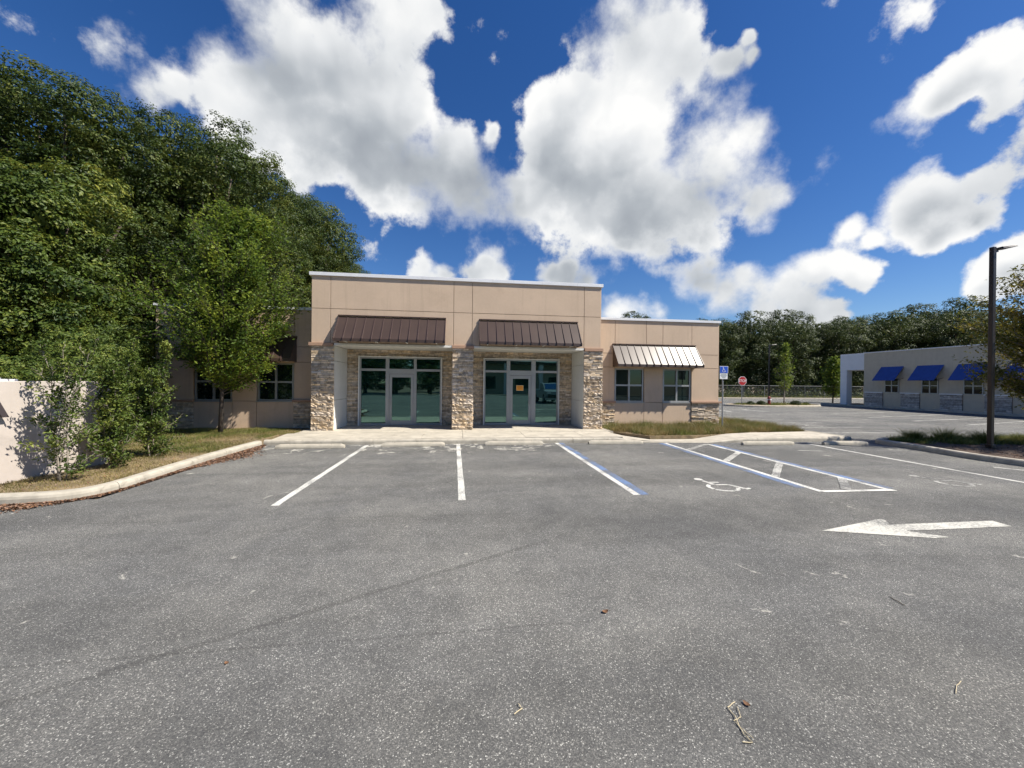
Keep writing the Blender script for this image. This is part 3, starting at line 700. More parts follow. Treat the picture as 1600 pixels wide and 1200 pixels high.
def stone_wall(part, rects, y, joined=False, axis='y', sgn=-1):
    """separate stones on the facade plane y (facing -Y) or joined; axis x: plane x facing sgn"""
    global stone_count
    acc = MB(); off = woff(part)
    for a, b, z0, z1 in rects:
        d = random.uniform(0.026, 0.060); g_ = 0.003
        if not joined:
            o = bpy.data.objects.new('stone', random.choice(STONES)); COL.objects.link(o); o.parent = part
            o.location = ((a+b)/2-off.x, y-d/2+0.02-off.y, (z0+z1)/2-off.z); o.scale = (b-a-g_*2, d+0.04, z1-z0-g_*2); stone_count += 1
        else:
            j = [random.uniform(-0.012, 0.012) for _ in range(4)]
            if axis == 'y':
                acc.add([(a+g_, y-d+j[0], z0+g_), (b-g_, y-d+j[1], z0+g_), (b-g_, y-d+j[2], z1-g_), (a+g_, y-d+j[3], z1-g_),
                         (a+g_, y+0.02, z0+g_), (b-g_, y+0.02, z0+g_), (b-g_, y+0.02, z1-g_), (a+g_, y+0.02, z1-g_)],
                        [(0,1,2,3), (4,7,6,5), (0,4,5,1), (1,5,6,2), (2,6,7,3), (3,7,4,0)])
            else:
                xo = y+sgn*d
                acc.add([(xo+j[0], a+g_, z0+g_), (xo+j[1], b-g_, z0+g_), (xo+j[2], b-g_, z1-g_), (xo+j[3], a+g_, z1-g_),
                         (y-sgn*0.02, a+g_, z0+g_), (y-sgn*0.02, b-g_, z0+g_), (y-sgn*0.02, b-g_, z1-g_), (y-sgn*0.02, a+g_, z1-g_)],
                        [(0,1,2,3), (4,7,6,5), (0,4,5,1), (1,5,6,2), (2,6,7,3), (3,7,4,0)])
    if joined and acc.v:
        o = acc.build('stone_veneer', M['stone_joined'], part); o['kind'] = 'stuff'; return o
# the three columns: front stones single, side stones joined
for i, (a, b) in enumerate(((-5.26, -4.54), (-0.36, 0.36), (4.62, 5.34))):
    c = MB().box(a+0.03, b-0.03, FY+0.018, FY+0.044, 0.15, 3.14).build('stone_column', M['mortar'], BL)
    rects = stone_rects(a-0.015, b+0.015, 0.155, 3.138)
    room = max(0, (100 if i < 2 else 300-stone_count))
    stone_wall(c, rects[:room], FY+0.02); stone_wall(c, rects[room:], FY+0.02, True)
    depth = 0.70 if i == 1 else 1.05
    if i != 0: stone_wall(c, stone_rects(FY+0.03, FY+depth, 0.155, 3.138), (0.345 if i == 1 else 5.23), True, 'x', 1)
    if i != 2: stone_wall(c, stone_rects(FY+0.03, FY+depth, 0.155, 3.138), (-0.345 if i == 1 else -5.23), True, 'x', -1)
bk = MB().box(-4.53, 4.59, RY+0.02, RY+0.158, 0.15, 3.168).build('stone_wall', M['mortar'], BL)
holes = ((-4.09, -0.83, 0.0, 2.90), (0.84, 4.04, 0.0, 2.90))
rr = []
for x0, x1, z0, z1 in ((-4.53, 4.59, 2.90, 3.166), (-4.53, -4.09, 0.155, 2.90), (-0.83, 0.84, 0.155, 2.90), (4.04, 4.59, 0.155, 2.90)): rr += stone_rects(x0, x1, z0, z1)
stone_wall(bk, rr, RY+0.02, True)
for a, b in ((5.36, 6.30), (9.74, 11.02), (-6.30, -5.36), (-11.02, -9.74)):
    c = MB().box(a+0.02, b-0.02, WY+0.002, WY+0.028, 0.10, 1.10).build('stone_base', M['mortar'], BL)
    stone_wall(c, stone_rects(a, b, 0.10, 1.095), WY+0.01, True)
    if b > 11: stone_wall(c, stone_rects(WY+0.03, 20, 0.10, 1.095), 11.0, True, 'x', 1)
    band(a-0.03 if a > -11 else -11.1, b+0.03 if b < 11 else 11.1, WY-0.095, 1.10, 1.185)
# wing panels, windows
def window(x0, x1, z0, z1, y, mglass):
    w = MB().box(x0+0.002, x1-0.002, y+0.075, y+0.085, z0+0.002, z1-0.002).build('window', M['gasket'], BL)
    f = MB(); t = 0.055
    f.box(x0, x0+t, y-0.012, y+0.07, z0, z1); f.box(x1-t, x1, y-0.012, y+0.07, z0, z1)
    f.box(x0+t, x1-t, y-0.012, y+0.07, z0, z0+t); f.box(x0+t, x1-t, y-0.012, y+0.07, z1-t, z1)
    xc = (x0+x1)/2; zc = z0+(z1-z0)*0.5
    f.box(xc-0.035, xc+0.035, y-0.008, y+0.07, z0+t, z1-t)
    f.box(x0+t, xc-0.035, y-0.008, y+0.07, zc-0.035, zc+0.035); f.box(xc+0.035, x1-t, y-0.008, y+0.07, zc-0.035, zc+0.035)
    f.build('frame', M['aluminium'], w)
    for xa, xb in ((x0+t, xc-0.035), (xc+0.035, x1-t)):
        for za, zb in ((z0+t, zc-0.035), (zc+0.035, z1-t)):
            MB().box(xa+0.004, xb-0.004, y+0.035, y+0.043, za+0.004, zb-0.004).build('pane', mglass, w)
    MB().box(x0-0.03, x1+0.03, y-0.085, y-0.053, z0-0.045, z0-0.004).build('sill', M['aluminium'], w)
    return w
for s in (1, -1):
    def P2(a, b, z0, z1):
        x0, x1 = sorted((s*a, s*b)); panel(x0, x1, z0, z1, WY, th=0.15)
    va = [5.30, 6.30, 7.68, 8.42, 9.74, 11.0]
    for a, b in zip(va, va[1:]): P2(a, b, 3.18, 4.56)
    for a, b in ((5.30, 6.30), (7.60, 8.44), (9.74, 11.0)): P2(a, b, 2.60, 3.18)
    for a, b in ((6.30, 7.60), (8.44, 9.74)): P2(a, b, 2.545, 3.18)
    for a, b in ((5.30, 6.30), (9.74, 11.0)): P2(a, b, 1.17, 2.60)
    P2(7.60, 8.44, 1.13, 2.60)
    for a, b in ((6.30, 7.60), (7.60, 8.44), (8.44, 9.74)): P2(a, b, 0.05, 1.13)
    for a, b in ((6.32, 7.58), (8.46, 9.72)):
        x0, x1 = sorted((s*a, s*b)); window(x0, x1, 1.14, 2.552, WY+0.05, M['dark_glass'])
# storefronts
def storefront(x0, x1, zb, zt, xs, door, handle_right, y):
    """xs: glass edges of the three bays; door (x0,x1) outer edges"""
    w = MB().box(x0+0.05, x1-0.05, y+0.075, y+0.09, zb+0.02, zt-0.05).build('storefront', M['gasket'], BL)
    tr = MB(); tr.box(x0-0.03, x0+0.012, y-0.09, y+0.05, zb, zt+0.03); tr.box(x1-0.012, x1+0.03, y-0.09, y+0.05, zb, zt+0.03); tr.box(x0+0.012, x1-0.012, y-0.09, y+0.05, zt-0.005, zt+0.03)
    tr.build('outer_trim', M['soffit'], w)
    f = MB(); tz0, tz1 = 2.325, 2.415; gl = zb+0.085
    cols = [(x0+0.014, xs[0]), (xs[1], xs[2]), (xs[3], xs[4]), (xs[5], x1-0.014)]
    for i, (a, b) in enumerate(cols): f.box(a, b, y-0.045, y+0.06, zb, zt-0.008)
    for i in (0, 2, 4):
        a, b = xs[i], xs[i+1]
        f.box(a, b, y-0.04, y+0.06, zt-0.06, zt-0.008); f.box(a, b, y-0.04, y+0.06, tz0, tz1)
        if i != 2: f.box(a, b, y-0.04, y+0.06, zb, gl)
    f.box(xs[2], xs[3], y-0.04, y+0.06, 2.215, tz0)
    f.build('frame', M['aluminium'], w, bevel=0.004)
    for i in (0, 2, 4):
        a, b = xs[i]+0.005, xs[i+1]-0.005
        MB().box(a, b, y+0.005, y+0.015, tz1+0.005, zt-0.065).build('pane', M['teal_glass'], w)
        if i != 2: MB().box(a, b, y+0.005, y+0.015, gl+0.005, tz0-0.005).build('pane', M['teal_glass'], w)
    d0, d1 = door
    d = MB(); s = 0.10
    d.box(d0, d0+s, y-0.03, y+0.03, zb+0.012, 2.205); d.box(d1-s, d1, y-0.03, y+0.03, zb+0.012, 2.205)
    d.box(d0+s, d1-s, y-0.03, y+0.03, zb+0.012, zb+0.19); d.box(d0+s, d1-s, y-0.03, y+0.03, 2.075, 2.205)
    D = d.build('door', M['aluminium'], BL, bevel=0.004)
    MB().box(d0+s+0.003, d1-s-0.003, y-0.004, y+0.006, zb+0.193, 2.072).build('pane', M['teal_glass'], D)
    hx = d1-0.05 if handle_right else d0+0.05
    pts = [(hx, y-0.03, 1.02), (hx, y-0.085, 1.04), (hx, y-0.10, 1.12), (hx, y-0.10, 1.22), (hx, y-0.085, 1.30), (hx, y-0.03, 1.32)]
    MB().tube(pts, [0.013]*6, 8).build('handle', M['galvanised'], D, smooth=True)
    return D
storefront(-4.06, -0.86, 0.152, 2.875, [-3.99, -3.05, -2.915, -1.955, -1.845, -0.915], (-2.905, -1.965), False, RY-0.02)
D2 = storefront(0.87, 4.01, 0.152, 2.875, [0.93, 1.81, 1.955, 2.845, 3.03, 3.94], (1.965, 2.835), True, RY-0.02)
nb_ = MB().box(2.22, 2.52, RY-0.030, RY-0.027, 1.575, 1.80).build('notice', M['paper_edge'], D2)
MB().box(2.235, 2.505, RY-0.0335, RY-0.031, 1.59, 1.785).build('notice_print', M['orange_paper'], D2)
bars = MB()
for k in range(6): bars.box(2.27+0.01*(k % 2), 2.47-0.015*(k % 3), RY-0.036, RY-0.0345, 1.755-k*0.027, 1.765-k*0.027)
bars.build('notice_text', M['paper_print'], D2)
# awnings
def awning(x0, x1, zt, zb, y, p=0.60, n=12):
    fz = zb+0.10
    A = MB().extx([(y-0.004, zt-0.03), (y-p+0.02, fz-0.015), (y-p+0.02, fz-0.03), (y-0.004, zt-0.06)], x0+0.02, x1-0.02).build('awning', M['bronze_rib'], BL)
    sd = Vector((-p, fz-zt)).normalized(); nr = Vector((sd.y, -sd.x))     # (y,z)
    if nr.y < 0: nr = -nr
    w = (x1-x0)/n
    for i in range(n):
        a, b = x0+i*w+0.012, x0+(i+1)*w-0.012
        pr = [(y-0.002, zt), (y-p, fz), (y-p-0.004, zb), (y-p+0.008, zb), (y-p+0.012, fz-0.012), (y-0.002, zt-0.014)]
        MB().extx(pr, a, b).build('panel', M['bronze'], A)
    for i in range(n+1):
        xx = x0+i*w
        pr = [(y-0.001, zt+0.03), (y-p-0.006+nr.x*0.03, fz+nr.y*0.03), (y-p-0.036, fz-0.01), (y-p-0.034, zb-0.004), (y-p+0.004, zb-0.004), (y-p+0.01, fz-0.014), (y-0.001, zt-0.016)]
        MB().extx(pr, xx-0.0125, xx+0.0125).build('seam_rib', M['bronze_rib'], A)
    MB().box(x0-0.014, x1+0.014, y-0.05, y, zt+0.018, zt+0.05).build('ridge_flashing', M['bronze_rib'], A)
    for xx in (x0+0.004, x1-0.010):
        MB().extx([(y-0.003, zt-0.02), (y-p+0.01, fz-0.02), (y-p+0.01, zb+0.004), (y-0.003, zb+0.004)], xx, xx+0.006).build('cheek', M['bronze'], A)
    u = MB()
    for xx in np.linspace(x0+0.3, x1-0.3, 4): u.box(xx-0.015, xx+0.015, y-p+0.03, y-0.005, zb+0.01, zb+0.04)
    u.build('bracket', M['soffit'], A)
    return A
awning(-4.37, -0.64, 4.20, 3.265, FY); awning(0.60, 4.33, 4.20, 3.265, FY)
awning(6.20, 9.90, 3.53, 2.605, WY); awning(-9.90, -6.20, 3.53, 2.605, WY)
MB().box(-10.9, 10.9, 16, 25.9, 4.35, 4.40).build('roof', M['grey_stucco'], BL)

# ------------------------------------------------------------------ grey building across the drive
GB = thing('grey_building', 'low grey building with blue canvas awnings and white corner porch', 'building', (44, 24, 0.1))
GX = 36.75
MB().box(GX, 58, 6, 31.1, 0.0, 4.92).build('wall', M['grey_stucco'], GB)
MB().box(GX-0.06, 58.05, 5.95, 31.15, 4.925, 5.0).build('parapet_cap', M['white_metal'], GB)
MB().box(GX+0.15, 44, 31.11, 33.5, 3.42, 4.98).build('porch_beam', M['white_stucco'], GB, bevel=0.02)
for x in (GX+0.15, 43.4): MB().box(x, x+0.6, 32.85, 33.48, 0.1, 3.415).build('porch_pillar', M['white_stucco'], GB, bevel=0.02)
ys = [30.95, 29.45, 28.05, 26.70, 25.35, 24.0, 22.78, 21.4, 20.1, 18.7]
for i in range(0, len(ys)-1):
    a, b = ys[i+1], ys[i]
    if i % 2 == 0:
        c = MB().box(GX-0.02, GX-0.002, a, b, 0.12, 1.32).build('stone_base', M['mortar'], GB)
        rr = [r for r in stone_rects(a, b, 0.12, 1.32)]
        acc = MB()
        for p, q, z0, z1 in stone_rects(a/2, b/2, 0.06, 0.66):
            d = random.uniform(0.03, 0.07); acc.box(GX-0.02-d, GX-0.01, p*2+0.008, q*2-0.008, z0*2+0.008, z1*2-0.008)
        o = acc.build('stone_veneer', M['grey_stone'], c); o['kind'] = 'stuff'
        MB().box(GX-0.12, GX-0.003, a-0.02, b+0.02, 1.325, 1.40).build('trim_band', M['white_metal'], GB)
for yc, hw in ((28.75, 0.55), (26.02, 0.55), (23.4, 0.55), (20.7, 0.55), (18.0, 0.55)):
    w = MB().box(GX-0.008, GX-0.002, yc-hw, yc+hw, 1.36, 2.62).build('window', M['gasket'], GB)
    f = MB()
    for a, b in ((yc-hw, yc-hw+0.06), (yc-0.035, yc+0.035), (yc+hw-0.06, yc+hw)): f.box(GX-0.06, GX-0.01, a, b, 1.36, 2.62)
    for a, b in ((yc-hw+0.06, yc-0.035), (yc+0.035, yc+hw-0.06)):
        for z0, z1 in ((1.36, 1.42), (1.96, 2.03), (2.56, 2.62)): f.box(GX-0.058, GX-0.01, a, b, z0, z1)
    f.build('frame', M['aluminium'], w)
    for a, b in ((yc-hw+0.06, yc-0.035), (yc+0.035, yc+hw-0.06)):
        for z0, z1 in ((1.42, 1.96), (2.03, 2.56)): MB().box(GX-0.03, GX-0.02, a+0.004, b-0.004, z0+0.004, z1-0.004).build('pane', M['far_glass'], w)
    aw = MB(); y0, y1 = yc-0.88, yc+0.88
    aw.add([(GX, y0, 3.62), (GX, y1, 3.62), (GX-0.95, y1, 2.42), (GX-0.95, y0, 2.42), (GX, y0, 3.59), (GX, y1, 3.59), (GX-0.93, y1, 2.40), (GX-0.93, y0, 2.40)],
           [(0,1,2,3), (4,7,6,5), (0,4,5,1), (1,5,6,2), (2,6,7,3), (3,7,4,0)])
    A = aw.build('awning', M['blue_canvas'], GB)
    fr = MB()
    for yy in (y0+0.02, y1-0.02): fr.tube([(GX-0.01, yy, 2.62), (GX-0.92, yy, 2.41)], [0.015, 0.015], 6)
    fr.build('awning_arm', M['gasket'], A)

# ------------------------------------------------------------------ sign wall on the left
SW = thing('sign_wall', 'low cream monument sign wall behind the shrubs at the left edge', 'wall', (-7.75, 7.9, 0.12))
def sw(u): return (-7.72+(u-7.0)*0.155)
MB().prism([(sw(6.95), 6.95), (sw(9.15), 9.15), (sw(9.15)-0.35, 9.2), (sw(6.95)-0.35, 7.0)], 0.1, 1.845).build('panel', M['sign_wall'], SW, bevel=0.012)
me = text_mesh('A', 0.86, 0.014); bb = me
o = link_mesh('letter', me, M['letter_metal'], SW)
ang = math.atan2(1.0, 0.155)
o.rotation_euler = Euler((rad(90), 0, ang), 'XYZ')
p = Vector((sw(7.21)+0.085, 7.21-0.013, 1.50)); o.location = p-woff(SW)
ll = MB().box(-0.05, 0.05, -0.9, 0.42, 0.0, 0.035); 
LB = thing('sign_light', 'slim white light bar above the cream sign wall', 'light', (-7.86, 7.45, 1.845))
ll.build('housing', M['white_metal'], LB, loc=(0, 0, -0.06))
pp = MB()
for yy in (-0.6, 0.2): pp.tube([(0, yy, -0.002), (0, yy, 0.062)], [0.012, 0.012], 6)
pp.build('bracket', M['galvanised'], LB, loc=(0, 0, 0))

# ------------------------------------------------------------------ lamp posts
def lamp_post(x, y, z0, label, h=5.85, s=1.0):
    t = thing('lamp_post', label, 'lamp post', (x, y, z0), 'square bronze car park lamps')
    b = lambda mb, nm, bev=0.0: mb.build(nm, M['pole_bronze'], t, loc=(0, 0, 0), bevel=bev)
    b(MB().box(-0.085*s, 0.085*s, -0.085*s, 0.085*s, 0.02, h-z0), 'pole', 0.012)
    b(MB().box(-0.16*s, 0.16*s, -0.16*s, 0.16*s, 0.0, 0.018), 'base_plate')
    b(MB().box(-0.125*s, 0.125*s, -0.125*s, 0.125*s, 0.02, 0.10), 'base_cover', 0.01)
    b(MB().box(0.085*s, 0.25*s, -0.03, 0.03, h-z0-0.14, h-z0-0.07), 'arm')
    b(MB().add([(0.14, -0.15, h-z0-0.07), (0.62, -0.17, h-z0+0.01), (0.62, 0.17, h-z0+0.01), (0.14, 0.15, h-z0-0.07), (0.14, -0.13, h-z0-0.01), (0.60, -0.14, h-z0+0.06), (0.60, 0.14, h-z0+0.06), (0.14, 0.13, h-z0-0.01)],
               [(0,3,2,1), (4,5,6,7), (0,1,5,4), (1,2,6,5), (2,3,7,6), (3,0,4,7)]), 'lamp_head', 0.01)
    return t
lamp_post(15.40, 9.42, 0.13, 'dark bronze square lamp post on the near weedy island at right', 6.02, 0.62)
lamp_post(28.75, 33.0, 0.13, 'thin dark lamp post in the far island behind the stop sign', 5.75, 0.6)

# ------------------------------------------------------------------ signs
ds = thing('disabled_parking_sign', 'blue and white disabled parking sign on a steel post by the building corner', 'sign', (10.23, 14.05, 0.125))
MB().tube([(10.23, 14.07, 0.1), (10.23, 14.07, 2.60)], [0.028, 0.026], 8).build('post', M['galvanised'], ds)
pl = MB().box(10.06, 10.42, 14.02, 14.028, 2.36, 2.64).build('blue_plate', M['sign_white'], ds, bevel=0.003)
MB().box(10.075, 10.405, 14.016, 14.0195, 2.37, 2.625).build('blue_field', M['sign_blue'], pl)
s_ = MB()
for q in isa_polys(): s_.add([(10.24+(a-0.5)*0.17, 14.013, 2.50+(b-0.6)*0.17) for a, b in q], [tuple(range(len(q)))])
s_.build('wheelchair_symbol', M['sign_white'], pl)
pl2 = MB().box(10.065, 10.40, 14.02, 14.028, 2.13, 2.352).build('white_plate', M['sign_white'], ds, bevel=0.003)
tb = MB()
for k, (a, b) in enumerate(((0.05, 0.29), (0.03, 0.31), (0.06, 0.27), (0.10, 0.24))): tb.box(10.065+a, 10.065+b, 14.0165, 14.0195, 2.315-k*0.045, 2.331-k*0.045)
tb.build('small_print', M['sign_text'], pl2)
ss = thing('stop_sign', 'red octagonal STOP sign on a thin post in the far island', 'sign', (25.6, 32.5, 0.13))
MB().tube([(25.6, 32.55, 0.1), (25.6, 32.55, 2.70)], [0.035, 0.035], 8).build('post', M['galvanised'], ss)
def octo(r, y0, y1, z, x):
    ps = [(x+r*math.cos(rad(22.5+45*k)), z+r*math.sin(rad(22.5+45*k))) for k in range(8)]
    return MB().add([(a, y0, b) for a, b in ps]+[(a, y1, b) for a, b in ps], [tuple(range(8)), tuple(reversed(range(8, 16)))]+[(k, (k+1) % 8, 8+(k+1) % 8, 8+k) for k in range(8)])
fz = octo(0.44, 32.49, 32.505, 2.28, 25.6).build('face', M['sign_white'], ss)
octo(0.405, 32.483, 32.489, 2.28, 25.6).build('red_field', M['sign_red'], fz)
me = text_mesh('STOP', 0.34, 0.002); o = link_mesh('lettering', me, M['sign_white'], fz)
o.rotation_euler = (rad(90), 0, 0); o.location = Vector((25.6, 32.479, 2.28))-woff(fz)
hy = thing('fire_hydrant', 'small red fire hydrant among bushes on the far island', 'hydrant', (27.9, 32.0, 0.125))
MB().tube([(0, 0, 0), (0, 0, 0.06), (0, 0, 0.07), (0, 0, 0.55), (0, 0, 0.60), (0, 0, 0.72), (0, 0, 0.78)], [0.17, 0.17, 0.12, 0.12, 0.15, 0.10, 0.03], 12).build('barrel', M['hydrant_red'], hy, loc=(0, 0, 0))
for dx, dy in ((-1, 0), (1, 0), (0, -1)):
    MB().tube([(dx*0.1, dy*0.1, 0.46), (dx*0.21, dy*0.21, 0.46)], [0.065, 0.065], 10).build('outlet_cap', M['sign_white'], hy, loc=(0, 0, 0))

# ------------------------------------------------------------------ chain link fence
CF_ = thing('chain_link_fence', 'grey chain link fence with steel posts in front of the woods', 'fence', (45, 51, 0.1))
xs_ = np.arange(14, 97, 3.3)
for x in xs_: MB().tube([(x, 51, 0.05), (x, 51, 1.88)], [0.03, 0.03], 6).build('post', M['fence_steel'], CF_)
MB().tube([(14, 51, 1.84), (96.5, 51, 1.84)], [0.024, 0.024], 6).build('top_rail', M['fence_steel'], CF_)
fm = bpy.data.materials.new('chain_mesh'); fm.use_nodes = True; nt = fm.node_tree
mx = N(nt, 'ShaderNodeMixShader'); mx.inputs[0].default_value = 0.11; tr = N(nt, 'ShaderNodeBsdfTransparent'); pb = nt.nodes['Principled BSDF']
pb.inputs['Base Color'].default_value = (0.16, 0.17, 0.165, 1); pb.inputs['Roughness'].default_value = 0.5
L(nt, tr.outputs[0], mx.inputs[1]); L(nt, pb.outputs[0], mx.inputs[2]); L(nt, mx.outputs[0], nt.nodes['Material Output'].inputs[0])
MB().add([(14, 51.04, 0.1), (96.5, 51.04, 0.1), (96.5, 51.04, 1.82), (14, 51.04, 1.82)], [(0, 1, 2, 3)]).build('wire_mesh', fm, CF_)

# ------------------------------------------------------------------ vegetation
def blob_leaves(blobs, n_tuft, per, spread, size, up=0.35, lo=0.72, droop=0.0):
    """leaves in tufts on the shell of overlapping crown lobes"""
    B = np.array(blobs, float); area = (B[:, 3]*B[:, 4]+B[:, 4]*B[:, 5]+B[:, 3]*B[:, 5]); k = RNG.choice(len(B), n_tuft, p=area/area.sum())
    d = unit(RNG.normal(size=(n_tuft, 3))); r = RNG.uniform(lo, 1.06, (n_tuft, 1))
    c = B[k, :3]+d*B[k, 3:6]*r
    keep = np.ones(n_tuft, bool)
    for b in B:                                # drop tufts deep inside another lobe
        q = (c-b[:3])/b[3:6]; keep &= (q*q).sum(1) > 0.36
    c, d = c[keep], d[keep]; n = len(c)
    rt = spread*RNG.uniform(0.65, 1.6, (n, 1, 1))
    u = unit(RNG.normal(size=(n, per, 3))+d[:, None]*0.7+np.array([0, 0, 0.35]))
    pos = (c[:, None]+u*rt*RNG.uniform(0.55, 1.08, (n, per, 1))*np.array([1, 1, 0.72])).reshape(-1, 3)
    nr = (u*0.9+d[:, None]*0.35+np.array([0, 0, up])+RNG.normal(size=(n, per, 3))*0.34).reshape(-1, 3)
    sz = size*RNG.uniform(0.6, 1.3, len(pos))
    # larger fill leaves inside the lobes, added to block light through the crown
    m_ = int(n*per*0.05); kk = RNG.choice(len(B), m_, p=area/area.sum()); di = unit(RNG.normal(size=(m_, 3)))
    pi = B[kk, :3]+di*B[kk, 3:6]*RNG.uniform(0.35, 0.70, (m_, 1))
    return np.concatenate([pos, pi]), np.concatenate([nr, di+RNG.normal(size=di.shape)*0.5]), np.concatenate([sz, np.full(m_, size*2.2)])
def limbs(blobs, h, r0, trunk_top, m, name, parent=None, bend=0.4, k=0.35):
    mb = MB(); pts = [Vector((0, 0, -0.15))]; n = 6
    for i in range(1, n+1):
        q = i/n; pts.append(Vector((bend*math.sin(q*2.3)*q, bend*0.6*math.sin(q*3.1)*q, trunk_top*q)))
    mb.tube(pts, [r0*(1.25 if i == 0 else 1-0.6*i/n) for i in range(n+1)], 9)
    for b in blobs:
        c = Vector(b[:3]); i = min(n-1, max(1, int(n*min(0.95, (c.z*0.55)/trunk_top)))); s = pts[i]
        mid = s.lerp(c, 0.5)+Vector((0, 0, -0.12*(c-s).length)); rr = r0*k*random.uniform(0.7, 1.1)
        mb.tube([s, mid, c], [rr, rr*0.7, rr*0.3], 6)
    return mb.build(name, m, parent, smooth=True, loc=(0, 0, 0))
def make_tree(name, label, loc, blobs, leafmat, barkmat, n_tuft, per, spread, size, trunk_r, trunk_top, group=None, cat='tree', up=0.35, lo=0.72, extra=None):
    t = thing(name, label, cat, loc, group)
    limbs(blobs, 0, trunk_r, trunk_top, barkmat, 'trunk', t)
    p, n, s = blob_leaves(blobs, n_tuft, per, spread, size, up, lo)
    link_mesh('crown', leaves('crown', p, n, s, leafmat), None, t)
    return t
def rblobs(n, zlo, zhi, rad_, r0, r1, taper=0.35, seed=0):
    rg = random.Random(seed); out = []
    for i in range(n):
        q = (i+0.5)/n; z = zlo+(zhi-zlo)*q; w = rad_*(1-taper*abs(q-0.45)*2)
        a = i*2.4+rg.uniform(-0.5, 0.5); rr = w*rg.uniform(0.35, 1.0); r = rg.uniform(r0, r1)
        out.append((rr*math.cos(a), rr*math.sin(a), z, r*rg.uniform(0.9, 1.25), r*rg.uniform(0.9, 1.25), r*rg.uniform(0.6, 0.85)))
    return out
WG = 'trees of the wood left of the building'
oakA = make_tree('oak_tree', 'tall dense oak at the top left above the vine-covered tree', (-17.4, 18.6, 0.1), rblobs(36, 5.8, 14.4, 3.7, 0.75, 2.0, 0.45, 1), M['oak_leaf'], M['bark'], 1350, 74, 0.42, 0.125, 0.34, 9.5, WG)
oakB = make_tree('oak_tree', 'broad oak rising just behind the left roof parapet', (-13.8, 22.3, 0.1), rblobs(34, 6.2, 13.9, 3.4, 0.7, 2.0, 0.55, 2), M['oak_leaf'], M['bark'], 1350, 74, 0.42, 0.125, 0.32, 9.0, WG)
oakC = make_tree('oak_tree', 'rounded oak, rightmost crown of the wood above the roof', (-12.6, 46.5, 0.1), rblobs(34, 5.4, 14.0, 3.6, 0.8, 2.2, 0.5, 3), M['oak_leaf'], M['bark'], 1350, 74, 0.42, 0.125, 0.36, 9.0, WG)
for src, x, y, rz, sc, lb in (
    (oakC, -22.4, 17.2, 1.0, 1.05, 'tallest oak at the extreme top left corner of the view'),
    (oakB, -18.5, 23.5, 2.1, 1.0, 'oak standing between the top left oak and the broad oak, set back'),
    (oakA, -15.0, 27.0, 2.6, 1.12, 'oak behind the broad oak, its top right of the first crown dip'),
    (oakC, -13.9, 31.4, 4.0, 0.96, 'oak above the young street tree, midway along the wood edge'),
    (oakB, -13.4, 36.0, 5.2, 1.16, 'oak second from the right end of the wood above the roof'),
    (oakA, -14.2, 41.0, 0.6, 0.98, 'oak partly hidden near the right end of the wood'),
    (oakA, -24.0, 19.5, 3.3, 1.05, 'oak in the second row filling the gap at the left edge'),
    (oakB, -22.5, 30.0, 1.6, 1.05, 'oak in the second row deep inside the wood'),
    (oakC, -20.5, 39.0, 2.2, 1.00, 'oak in the second row behind the right half of the wood')):
    copy_thing(src, (x, y, 0.1), rz, (sc, sc, sc*random.uniform(0.96, 1.05)), lb)
oakA.scale = (1, 1, 0.91)
# vine-draped tree close on the left
vb = rblobs(17, 1.0, 8.2, 1.7, 0.9, 1.45, 0.3, 8)
vt = make_tree('vine_covered_tree', 'bright green tree smothered in vines, nearest of the wood at left', (-13.9, 14.3, 0.1), vb, M['vine_leaf'], M['bark'], 760, 84, 0.32, 0.115, 0.2, 6.0, WG, up=0.5)
vt2 = copy_thing(vt, (-15.2, 12.9, 0.1), 2.0, (1.1, 1.1, 1.02), 'vine-smothered tree cut by the left edge above the sign wall')
for x, y, rz, sc, lb in ((-19.5, 21.5, 1.0, 1.35, 'shaded vine-covered tree under the canopy, deep behind the vine tree'), (-17.0, 25.5, 2.6, 1.25, 'shaded vine-covered tree in the dark gap left of the building'),
                         (-18.5, 31.0, 3.9, 1.4, 'shaded vine-covered tree behind the left wing roof'), (-16.5, 36.5, 5.0, 1.3, 'shaded vine-covered tree behind the young street tree'), (-17.5, 43.0, 0.4, 1.4, 'shaded vine-covered tree at the right end of the wood')):
    copy_thing(vt, (x, y, 0.1), rz, (sc, sc, sc*0.85), lb)
# understory shrubs between wood and sign wall
ub = rblobs(10, 0.5, 3.6, 0.95, 0.55, 0.9, 0.3, 21)
us = make_tree('wild_shrub', 'leafy wild shrub left of the building corner, beside the vine tree', (-11.6, 14.6, 0.1), ub, M['shrub_leaf'], M['bark'], 300, 64, 0.22, 0.085, 0.05, 2.2, 'undergrowth shrubs at the wood edge', 'shrub')
for x, y, rz, sc, lb in ((-10.9, 13.0, 1.2, 0.82, 'bushy wild shrub behind the rightmost slim shrub'), (-10.4, 11.9, 2.5, 0.80, 'wild shrub rising above the right end of the sign wall'), (-9.3, 11.0, 4.1, 0.66, 'wild shrub between the sign wall end and the young tree'), (-10.2, 10.2, 5.5, 0.58, 'wild shrub just behind the sign wall, middle'),):
    copy_thing(us, (x, y, 0.1), rz, (sc, sc, sc), lb)

